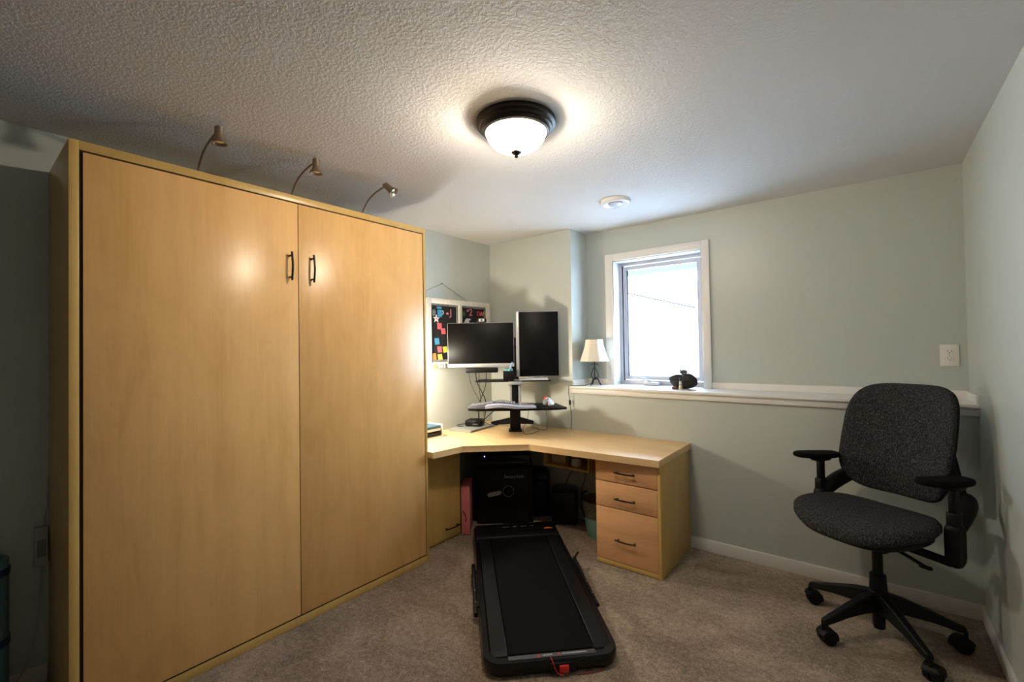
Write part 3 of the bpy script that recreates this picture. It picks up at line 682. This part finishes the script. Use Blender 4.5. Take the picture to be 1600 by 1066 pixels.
# cables behind and below the tray
def cable(pts, label, r=.0028, grp='black cables around the monitor stand'):
    return tag(MB().tube(pts, r, 8).obj('cable', 'plastic'), label, 'cable', grp)
cable([fr2(3.82, -.37, 1.26), fr2(3.86, -.355, 1.15), fr2(3.92, -.30, 1.02), fr2(3.95, -.26, .96), fr2(3.98, -.26, .86)], 'thin cable hanging left of the others under the bar speaker', .0018)
cable([fr2(3.82, -.312, 1.26), fr2(3.90, -.31, 1.17), fr2(3.95, -.275, 1.08), fr2(3.98, -.24, .98), fr2(4.02, -.26, .80)], 'thick cable curving down from the bar speaker', .0036)
cable([fr2(3.82, -.285, 1.26), fr2(3.92, -.29, 1.10), fr2(3.98, -.285, 1.0), fr2(3.98, -.30, .90), fr2(4.02, -.30, .79)], 'straight cable hanging down under the bar speaker', .0022)
cable([fr2(3.82, -.222, 1.26), fr2(3.90, -.235, 1.14), fr2(3.95, -.275, 1.03), fr2(3.98, -.31, .95), fr2(4.00, -.31, .83), fr2(4.02, -.36, .775)], 'cable bending left from the right end of the bar speaker', .0030)
cable([fr2(3.88, -.10, .975), fr2(3.98, -.20, .88), fr2(4.03, -.30, .79), fr2(4.05, -.335, .775)], 'cable slanting down from under the tray to the small computer', .0036)
cable([fr2(3.80, .135, .975), fr2(3.80, .12, .86), fr2(3.78, .085, .79), fr2(3.70, .085, .757), fr2(3.66, .12, .754), fr2(3.78, .20, .754), fr2(3.90, .22, .756), fr2(4.0, .18, .756)], 'thin cable looping onto the desk right of the stand', .0017)
cable([fr2(3.70, .27, .975), fr2(3.78, .285, .87), fr2(3.83, .285, .78), fr2(3.86, .27, .755), fr2(3.90, .20, .755), fr2(3.98, .16, .756)], 'thin mouse cable dropping to the desk', .0017)
cable([fr2(4.00, -.36, .79), fr2(3.95, -.31, .82), fr2(4.0, -.25, .80), fr2(4.08, -.20, .765), fr2(4.12, -.14, .755)], 'looped cable lying right of the small computer', .0026)

# small task lamp standing behind the big cabinet's end, lighting the desk corner
dl = thing('desk_lamp', 'lit task lamp on the desk, tucked beside the end of the big cabinet', 'lamp', (.09, -1.205, .75))
MB().lathe([(0, 0), (.055, 0), (.057, .006), (.05, .014), (0, .016)], seg=32).obj('lamp_foot', 'blackmetal', dl)
MB().tube([(0, 0, .012), (0, 0, .40), (.015, .008, .60), (.06, .03, .665), (.10, .045, .66)], .006, 10).obj('lamp_stem', 'blackmetal', dl)
MB().lathe([(.012, .045), (.028, .040), (.050, .022), (.052, .020), (.048, .020), (.026, .036), (.010, .040)], c=(.112, .045, .615), seg=32, close=True).obj('lamp_shade', 'blackmetal', dl)
ld = bpy.data.lights.new('desk_bulb', 'POINT'); ld.energy = DESKLAMP; ld.color = (1.0, .96, .86); ld.shadow_soft_size = .06
lo = bpy.data.objects.new('desk_bulb', ld); COL.objects.link(lo); lo.parent = dl; lo.location = (.112, .045, .585)
# laptop, mini computer, organiser
lp = thing('laptop', 'closed silver laptop lying on the left part of the desk', 'laptop', (.160, -.46, .75), PI/2+.12)
MB().box(-.175, .175, -.122, .122, .001, .011, .004).obj('laptop_base', 'alu', lp)
MB().box(-.175, .175, -.122, .122, .0125, .019, .003).obj('laptop_lid', 'alu', lp)
MB().box(-.14, -.128, -.1228, -.1215, .004, .008).box(-.115, -.108, -.1228, -.1215, .004, .008).obj('port', 'plastic', lp)
mp_ = thing('mini_computer', 'small square black computer resting on the closed laptop', 'computer', (.145, -.40, .7695), .45)
MB().box(-.072, .072, -.072, .072, .001, .054, .012).obj('computer_case', 'plastic', mp_)
MB().box(.0, .05, -.0725, -.070, .014, .026, .001).obj('port_panel', 'darkgrey', mp_)
tag(MB().tube([(.07, -.44, .785), (.03, -.50, .776), (.06, -.53, .772), (.10, -.50, .772)], .0028, 8).obj('computer_cable', 'plastic'), 'short black cable curling left of the small computer', 'cable')
og = thing('desk_organizer', 'low wooden desk organizer beside the big cabinet', 'organizer', (.11, -.985, .75), 0)
MB().box(-.10, .10, -.14, .14, 0, .010).box(-.10, .10, .130, .14, .010, .10).box(-.10, .10, -.14, -.130, .010, .10).box(-.10, -.09, -.13, .13, .010, .10).obj('organizer_frame', 'whitewood', og)
MB().box(-.115, -.1005, -.14, .14, 0, .135, .001).obj('back_board', 'desktop', og)
MB().box(-.085, .09, -.13, .13, .048, .052).obj('divider_shelf', 'gap', og)
for i, (z, c, lb) in enumerate(((.0125, 'gap', 'black notebook at the bottom of the desk organizer'), (.0535, 'paper', 'white book in the middle of the desk organizer'), (.0745, 'bookblue', 'blue book on top in the desk organizer'))):
    tag(MB().box(-.085, .095, -.125, .12, 0, .019 if i else .03, .002).obj('book', c), lb, 'book', 'books in the desk organizer', loc=(.112, -.985, .75+z))

# ================================================================== MEMO BOARD
bd = thing('memo_board', 'white framed two-panel memo board hanging in the corner above the desk', 'memo board', (0, -.44, 1.60))
def by(y): return y+.44
def bz(z): return z-1.60
y0, y1, zb, zt = -.842, -.040, 1.325, 1.897
ib = .045
mb = MB().box(.002, .032, by(y0), by(y0+ib), bz(zb), bz(zt), .002).box(.002, .032, by(y1-.054), by(y1), bz(zb), bz(zt), .002)
mb.box(.002, .031, by(y0+ib), by(y1-.054), bz(zt-.044), bz(zt), .002).box(.002, .031, by(y0+ib), by(y1-.054), bz(zb), bz(zb+.020), .002).box(.002, .031, by(-.466), by(-.428), bz(zb+.02), bz(zt-.044), .002)
mb.obj('frame', 'whitewood', bd)
for a, b in ((y0+ib, -.466), (-.428, y1-.054)):
    MB().box(.001, .010, by(a), by(b), bz(zb+.02), bz(zt-.044)).obj('panel', 'board', bd)
    q = MB(); e = .016
    q.box(.010, .020, by(a), by(a+e), bz(zb+.02), bz(zt-.044)).box(.010, .020, by(b-e), by(b), bz(zb+.02), bz(zt-.044)).box(.010, .020, by(a+e), by(b-e), bz(zt-.044-e), bz(zt-.044)).box(.010, .020, by(a+e), by(b-e), bz(zb+.02), bz(zb+.02+e*1.4)).obj('panel_border', 'boardedge', bd)
mb = MB(); P0, P1, P2 = Vector((.014, by(-1.0), bz(1.91))), Vector((.014, by(-.652), bz(2.035))), Vector((.014, by(-.333), bz(1.896)))
P0 = Vector((.014, by(-.835), bz(1.955)))
P0 = P1+(P0-P1)*1.0; P0 = Vector((.014, by(-.83), bz(1.897)))
P1 = Vector((.014, by(-.652), bz(2.032)))
for A, B in ((Vector((.014, by(-.97+.0), bz(1.90))), P1), (P1, P2)):
    if A.y < by(-.842): A = P1+(A-P1)*((by(-.842)-P1.y)/(A.y-P1.y)); A.z = bz(1.897) if A.z < bz(1.897) else A.z
    nl = int((B-A).length/.014)
    for i in range(nl):
        c = A.lerp(B, (i+.5)/nl); dv = (B-A).normalized()
        a_ = c-dv*.0075; b2 = c+dv*.0075; sd_ = Vector((1, 0, 0)) if i % 2 else dv.cross(Vector((1, 0, 0)))
        mb.tube([a_, a_+dv*.003+sd_*.0032, b2-dv*.003+sd_*.0032, b2, b2-dv*.003-sd_*.0032, a_+dv*.003-sd_*.0032, a_], .0012, 5, smooth=0)
mb.cyl(Vector((.0, P1.y, P1.z+.002)), Vector((.02, P1.y, P1.z+.002)), .003)
mb.tube([(.014, by(-.842), bz(1.957)), (.014, by(-.842), bz(1.895))], .0015, 6, smooth=0)
mb.obj('hanging_chain', 'nickel', bd)
for i, yy in enumerate((-.825, -.765, -.722, -.695, -.665)):
    o_ = MB().tube([(.028, by(yy), bz(1.338)), (.040, by(yy), bz(1.328)), (.050, by(yy), bz(1.312)), (.044, by(yy), bz(1.300)), (.034, by(yy), bz(1.306))], .0045, 8).ball((.034, by(yy), bz(1.307)), .006, 8, 6).obj('hook', 'whitewood' if i != 1 else 'orange', bd)
GN = 'sticky notes on the memo board'
for (yy, zz, c, s_, r_, lb) in ((-.690, 1.660, 'note_pink', .052, -.06, 'pink sticky note highest on the memo board'), (-.648, 1.617, 'note_pink', .048, .04, 'pink sticky note overlapping the highest one on the right'),
        (-.722, 1.528, 'note_blue', .052, .05, 'blue sticky note on the memo board'), (-.692, 1.458, 'note_pink', .05, .05, 'pink sticky note just above the lime ones'),
        (-.628, 1.456, 'note_lime', .05, .12, 'lime sticky note half hidden by the monitor edge'), (-.760, 1.398, 'note_orange', .052, .03, 'orange sticky note at the bottom left of the board'),
        (-.688, 1.390, 'note_lime', .05, .10, 'lime sticky note beside the orange one at the bottom')):
    k = s_/2; vs = []
    for a in (0, 1):
        for (p, q_, lift) in ((-k, k, 0), (k, k, 0), (k, -k*1.12, .006), (-k, -k*1.12, .006)): vs.append((a*.0007+lift, p*math.cos(r_)-q_*math.sin(r_), p*math.sin(r_)+q_*math.cos(r_)))
    x_ = .0105+(.0015 if 'overlapping' in lb else 0)
    tag(MB().add(vs, [(3, 2, 1, 0), (4, 5, 6, 7), (0, 1, 5, 4), (1, 2, 6, 5), (2, 3, 7, 6), (3, 0, 4, 7)]).obj('sticky_note', c), lb, 'sticky note', GN, loc=(x_, yy, zz))
RY90 = Matrix(((0, 0, 1, 0), (1, 0, 0, 0), (0, 1, 0, 0), (0, 0, 0, 1)))   # xy plane -> yz plane
# magnets
o_ = MB().prism(rrect(.055, .02, .009), 0, .003, 0, T(0, 0, .03) @ RY90).prism(rrect(.052, .062, .012), 0, .003, 0, T(0, .006, -.02) @ RY90).obj('magnet', 'magnet_blue')
mg = 'magnets on the memo board'
cup = thing('mug_magnet', 'blue mug shaped magnet at the top left of the board', 'magnet', (.0105, -.690, 1.790), 0, mg)
o_.parent = cup; o_.name = 'mug_shape'
MB().tube([(.002, .028, .005), (.002, .045, .0), (.002, .046, -.022), (.002, .028, -.030)], .003, 6).obj('mug_handle', 'magnet_white', cup)
def star(n, r1, r2): return [((r1 if i % 2 == 0 else r2)*math.cos(PI*i/n+.3), (r1 if i % 2 == 0 else r2)*math.sin(PI*i/n+.3)) for i in range(2*n)]
fl = thing('flower_magnet', 'white flower shaped magnet below the blue mug magnet', 'magnet', (.014, -.728, 1.722), 0, mg)
MB().prism(star(5, .038, .016), 0, .004, 0, RY90).obj('petals', 'magnet_white', fl); MB().cyl((0.003, 0, 0), (.007, 0, 0), .008).obj('flower_centre', 'magnet_pink', fl)
bf = tag(MB().prism([(-.018, -.03), (.016, -.022), (.02, .004), (.012, .03), (-.014, .028), (-.02, 0)], 0, .004, .001, RY90).obj('photo_magnet', 'pattern'), 'grey patterned magnet left of the blue mug magnet', 'magnet', mg, loc=(.0105, -.752, 1.772))
for (yy, zz, s_, c, tx_, lb, nm) in ((-.552, 1.783, .085, 'magnet_pink', 'J', 'pink letter J magnet on the left panel', 'letter_magnet'), (-.295, 1.795, .095, 'magnet_pink', '2', 'pink numeral two magnet on the right panel', 'letter_magnet')):
    o_ = text(nm, tx_, s_, c, None, RY90, .002); tag(o_, lb, 'magnet', mg, loc=(.0125, yy, zz))
    o_.data.materials[0] = M[c]
tag(MB().prism(rrect(.024, .018, .004), 0, .003, 0, RY90).obj('tile_magnet', 'magnet_pink'), 'small pink tile magnet left of the letter J', 'magnet', mg, loc=(.0105, -.594, 1.772))
tag(MB().prism(rrect(.024, .018, .004), 0, .003, 0, RY90).obj('tile_magnet', 'magnet_pink'), 'small pink tile magnet left of the numeral two', 'magnet', mg, loc=(.0105, -.335, 1.812))
for (yy, ch, c, lb) in ((-.190, 'D', 'magnet_red', 'red letter D magnet on the right panel'), (-.146, 'A', 'note_pink', 'pink letter A magnet on the right panel'), (-.118, '!', 'note_lime', 'lime exclamation mark magnet on the right panel')):
    tag(text('letter_magnet', ch, .062, c, None, RY90, .002), lb, 'magnet', mg, loc=(.0125, yy, 1.790))
tag(MB().prism(star(7, .034, .012), 0, .004, 0, RY90).obj('leaf_magnet', 'magnet_green'), 'green leafy magnet in the left edge of the right panel', 'magnet', mg, loc=(.0105, -.388, 1.782))
tag(MB().prism([(-.05, -.03), (.02, -.03), (.012, -.005), (.035, -.002), (.035, .010), (-.015, .012), (-.03, .002)], 0, .004, 0, RY90).obj('plane_magnet', 'magnet_white'), 'white pointed magnet just above the landscape monitor', 'magnet', mg, loc=(.0105, -.335, 1.728))

# ================================================================== LEDGE ITEMS
lx_, ly_ = 1.068, .135
tl = thing('table_lamp', 'small black scrolled iron lamp with cream shade on the ledge', 'lamp', (lx_, ly_, ZL))
mb = MB()
NS = 8; vs = []; fs = []; seg = 48
def bell(a, r): return r*(1+.035*math.cos(NS*a))
prof = [(.122, .208), (.121, .216), (.108, .255), (.093, .30), (.080, .345), (.073, .385), (.075, .395)]
for r, z in prof:
    for k in range(seg): a = 2*PI*k/seg; vs.append((bell(a, r)*math.cos(a), bell(a, r)*math.sin(a), z))
for r, z in prof[::-1]:
    for k in range(seg): a = 2*PI*k/seg; vs.append((bell(a, r-.002)*math.cos(a), bell(a, r-.002)*math.sin(a), z))
for i in range(2*len(prof)-1):
    for k in range(seg): j = (k+1) % seg; fs.append((i*seg+k, i*seg+j, (i+1)*seg+j, (i+1)*seg+k))
for k in range(seg): j = (k+1) % seg; fs.append(((2*len(prof)-1)*seg+k, (2*len(prof)-1)*seg+j, j, k))
mb.add(vs, fs).obj('lamp_shade', 'shade', tl, angle=60)
mb = MB().cyl((0, 0, .045), (0, 0, .225), .006)
mb.cyl((0, 0, .22), (0, 0, .25), .013)
for k in range(3):
    a = 2*PI*k/3+.35; c, s_ = math.cos(a), math.sin(a)
    mb.tube([(0, 0, .055), (.022*c, .022*s_, .056), (.034*c, .034*s_, .040), (.042*c, .042*s_, .018), (.056*c, .056*s_, .004)], .005, 8)
for k in range(4):
    a = PI/2*k+.6; c, s_ = math.cos(a), math.sin(a)
    mb.tube([(.004*c, .004*s_, .062), (.024*c, .024*s_, .070), (.030*c, .030*s_, .090), (.018*c, .018*s_, .125), (.004*c, .004*s_, .160)], .0034, 8)
    mb.tube([(.003*c, .003*s_, .178), (.018*c, .018*s_, .186), (.028*c, .028*s_, .182), (.024*c, .024*s_, .172)], .003, 8)
mb.obj('lamp_base', 'blackmetal', tl)
MB().tube([(-.02, -.02, .02), (-.045, -.09, .004), (-.09, -.145, .004), (-.140, -.158, .005), (-.155, -.176, .002), (-.157, -.178, -.05), (-.155, -.165, -.14), (-.150, -.150, -.26), (-.158, -.150, -.372)], .0022, 8).obj('cord', 'plastic', tl)
MB().slab(rrect(.016, .045, .007), .014, .005, mtx=T(-.155, -.163, -.142) @ Matrix.Rotation(PI/2, 4, 'X')).obj('cord_switch', 'plastic', tl)
# dark geode, air plant, striped figurine, small stone
rk = MB()
vs = []
rng = random.Random(3)
o_ = rk.ball((0, 0, .058), (.106, .052, .062), 26, 16).obj('dark_rock', 'rock', angle=50)
for v in o_.data.vertices:
    x_, y_, z_ = v.co; f = 1+.07*math.sin(40*x_+3)*math.cos(33*z_)+.05*rng.uniform(-1, 1)
    pinch = 1-.22*math.exp(-(x_/.022)**2)
    v.co = (x_*f, y_*f*pinch, max(.001, z_*(1+.04*math.sin(50*x_))*(1-.14*math.exp(-(x_/.02)**2) if z_ > .06 else 1)))
tag(o_, 'dark rounded rock standing on the ledge before the window', 'rock', loc=(1.812, .165, ZL))
ap = MB()
for i in range(34):
    a = rng.uniform(0, 2*PI); t_ = rng.uniform(.35, 1.1); h_ = rng.uniform(.022, .050)
    ap.tube([(0, 0, 0), (.022*math.cos(a)*t_, .012*math.sin(a)*t_, h_*.45), (.042*math.cos(a)*t_, .02*math.sin(a)*t_, h_)], lambda q: .006*(1-.6*q), 5, smooth=3)
tag(ap.obj('air_plant', 'leafgrey'), 'spiky grey green air plant on top of the dark rock', 'plant', loc=(1.816, .145, ZL+.106))
lg = thing('lighthouse_figurine', 'tiny striped lighthouse figurine in front of the dark rock', 'figurine', (1.812, .092, ZL))
MB().lathe([(0, 0), (.017, 0), (.014, .012), (.0125, .020), (0, .022)], seg=20).obj('figurine_base', 'sand', lg)
for i in range(4):
    MB().lathe([(0, .018+i*.012), (.0125-.0009*i, .018+i*.012), (.0116-.0009*i, .030+i*.012), (0, .030+i*.012)], seg=20).obj('tower_band', 'magnet_white' if i % 2 == 0 else 'labelgrey', lg)
MB().lathe([(0, .066), (.011, .066), (.011, .069), (.006, .070), (.006, .078), (.009, .079), (0, .087)], seg=16).obj('lantern_room', 'plastic', lg)
o_ = MB().ball((0, 0, .009), (.030, .016, .011), 14, 8).obj('red_stone', 'redrock')
tag(o_, 'small dark red stone left of the lighthouse figurine', 'stone', loc=(1.768, .098, ZL))

# wall outlet
ot = thing('wall_outlet', 'white double electrical outlet on the recessed wall', 'outlet', (3.298, REC, 1.375))
MB().box(-.041, .041, -.007, -.0005, -.064, .064, .003).obj('cover_plate', 'outlet', ot)
for s_ in (-1, 1):
    q = MB().slab(rrect(.034, .028, .012), .005, .002, mtx=T(0, -.0085, s_*.021) @ Matrix.Rotation(PI/2, 4, 'X')).obj('socket', 'outlet', ot)
    MB().box(-.0085, -.0065, -.0115, -.0105, s_*.021-.001, s_*.021+.008).box(.0065, .0085, -.0115, -.0105, s_*.021-.001, s_*.021+.007).cyl((0, -.0105, s_*.021-.007), (0, -.0115, s_*.021-.007), .0026, seg=10).obj('slots', 'gap', q)
MB().cyl((0, -.007, 0), (0, -.009, 0), .003, seg=12).obj('screw', 'silver', ot)

# ================================================================== OFFICE CHAIR
SZ = .63      # seat top
AC = .52      # turn of the chair
BACKTOP = 1.235
AZ = .835
chair = thing('office_chair', 'dark grey fabric office chair with black arms by the right wall', 'chair', (2.94, -.462, 0), PI-AC)
# base
A0 = 13*PI/180-(PI-AC)
hubm = MB().lathe([(0, .035), (.022, .035), (.026, .045), (.026, .12), (.040, .13), (.044, .15), (.044, .215), (.036, .225), (.034, .300), (.028, .305), (0, .305)], seg=32)
hubm.obj('hub', 'plastic', chair)
MB().cyl((0, 0, .30), (0, 0, .475), .022, seg=28).obj('gas_cylinder', 'plastic', chair)
for k in range(5):
    a = A0+2*PI*k/5; R_ = Matrix.Rotation(a, 4, 'Z')
    vs = []; st = [(.03, .030, .125, .215), (.10, .027, .130, .200), (.20, .023, .118, .165), (.29, .020, .098, .130), (.325, .017, .092, .118)]
    for (d, w_, za, zb_) in st: vs += [(d, -w_, za), (d, w_, za), (d, w_*.7, zb_), (d, -w_*.7, zb_)]
    fs = [(3, 2, 1, 0), (16, 17, 18, 19)]
    for i in range(4):
        for q in range(4): j = (q+1) % 4; fs.append((i*4+q, i*4+j, (i+1)*4+j, (i+1)*4+q))
    leg = MB().add(vs, fs, R_).obj('leg', 'plastic', chair, bevel=.005)
    cx, cy = .325*math.cos(a), .325*math.sin(a)
    ca = a+(1.9, .9, 2.4, 1.4, .5)[k]
    ax = Vector((math.cos(ca), math.sin(ca), 0)); off = Vector((-math.sin(ca), math.cos(ca), 0))*.018
    c0 = Vector((cx, cy, .0365))+off
    cm = MB().cyl((cx, cy, .05), (cx, cy, .10), .008)
    for s_ in (-1, 1): cm.cyl(c0+ax*.004*s_, c0+ax*.026*s_, .036, .033, seg=24)
    oo = off.normalized(); hood = [(.041*math.cos(q), .041*math.sin(q)) for q in [PI*(-.12+1.05*i/16) for i in range(17)]]
    hm = Matrix(((oo.x, 0, ax.x, c0.x), (oo.y, 0, ax.y, c0.y), (0, 1, 0, c0.z), (0, 0, 0, 1)))
    cm.prism(hood, -.030, .030, .006, hm)
    cm.obj('caster', 'plastic', leg)
# seat
def supell(w_, h_, n=2.6, cnt=56, f=None):
    pts = []
    for i in range(cnt):
        t = 2*PI*i/cnt; c, s_ = math.cos(t), math.sin(t)
        x_ = w_*math.copysign(abs(c)**(2/n), c); y_ = h_*math.copysign(abs(s_)**(2/n), s_)
        pts.append(f(x_, y_) if f else (x_, y_))
    return pts
def seat_def(x_, y_, z_):
    droop = -.045*max(0, (y_-.10)/.15)**2 - .006*(1-min(1, (x_/.2)**2)) + .012*(x_/.25)**2
    return (x_+.004, y_+.088, SZ-.035+z_+droop)
MB().slab(supell(.282, .245, 2.9, f=lambda x_, y_: (x_*(1-.10*max(0, -y_/.238)), y_)), .066, .036, deform=seat_def).obj('seat', 'fabric', chair, angle=80)
def pan_def(x_, y_, z_): return (x_+.01, y_+.085, SZ-.082+z_-.030*max(0, (y_-.10)/.15)**2-.03*max(0, 1-(x_/.2)**2-(y_/.2)**2)*(1 if z_ < 0 else 0))
MB().slab(supell(.245, .22, 3), .035, .02, deform=pan_def).obj('seat_pan', 'plastic', chair, angle=60)
MB().box(-.10, .10, -.16, .12, .455, .505, .012).cyl((0, 0, .45), (0, 0, .47), .045, seg=24).obj('mechanism', 'plastic', chair)
MB().tube([(-.10, .06, .482), (-.17, .07, .470), (-.235, .075, .452)], .008, 8).slab(rrect(.05, .022, .01), .012, .004, mtx=T(-.235, .075, .452)).obj('adjust_lever', 'plastic', chair)
MB().tube([(.20, .12, .50), (.27, .13, .50)], .018, 12, smooth=0).obj('tension_knob', 'plastic', chair)
# back
BH = .284; BC = BACKTOP-BH
def back_f(x_, y_):
    k = y_/BH   # -1 bottom .. 1 top
    wv = .985-.045*max(0, k)**1.6-.08*max(0, -k-.1)**1.3
    return (x_*wv*1.0, y_)
def back_shape(x_, h_, z_, extra=0):
    k = h_/BH
    yy = -.235-.055*k*k*(1 if k > 0 else .35)-.045*k+.035*math.exp(-((k+.55)/.4)**2)+.075*(x_/.24)**2
    return (x_, yy+z_-extra, BC+h_)
MB().slab(supell(.250, BH, 4.6, 72, back_f), .048, .024, deform=lambda a, b, c: back_shape(a, b, c)).obj('backrest', 'fabric', chair, angle=80)
MB().slab(supell(.244, BH-.01, 4.6, 64, back_f), .022, .011, deform=lambda a, b, c: back_shape(a, b, c, .034)).obj('back_shell', 'plastic', chair, angle=80)
for s_ in (-1, 1):
    MB().tube([(s_*.235, -.235, .70), (s_*.205, -.265, .78), (s_*.18, -.285, .88), (s_*.16, -.30, .97)], lambda q: .026-.012*q, 12, flat=.7).obj('back_upright', 'plastic', chair)
# arms
for s_ in (-1, 1):
    arm = MB()
    arm.tube([(s_*.09, -.03, .475), (s_*.20, -.035, .470), (s_*.275, -.035, .468)], .024, 12, flat=.75, smooth=3)
    arm.slab(rrect(.075, .205, .035), .052, .018, mtx=T(s_*.292, -.035, .555) @ Matrix.Rotation(PI/2, 4, 'Y') @ Matrix.Rotation(PI/2, 4, 'Z'))
    arm.tube([(s_*.290, -.05, .625), (s_*.284, -.12, .665), (s_*.268, -.20, .700), (s_*.250, -.25, .715)], lambda q: .026+.014*math.sin(PI*min(1, q*.6+.2)), 14, flat=.7)
    a_ = arm.obj('arm_support', 'plastic', chair, angle=50)
    MB().box(s_*.292-.020, s_*.292+.020, -.062, -.004, .62, .70, .008).box(s_*.292-.014, s_*.292+.014, -.052, -.014, .69, .81, .006).slab(rrect(.07, .12, .03), .024, .01, mtx=T(s_*.290, -.03, .812)).obj('arm_post', 'plastic', chair, angle=50)
    pm = T(s_*.285, .0, AZ) @ Matrix.Rotation(-.40 if s_ > 0 else -.36, 4, 'Z')
    MB().slab(supell(.052, .124, 2.6, 40, lambda x_, y_: (x_+.012*(y_/.128)**2, y_)), .026, .012, dome=.003, mtx=pm).obj('arm_pad', 'rubber', chair, angle=60)
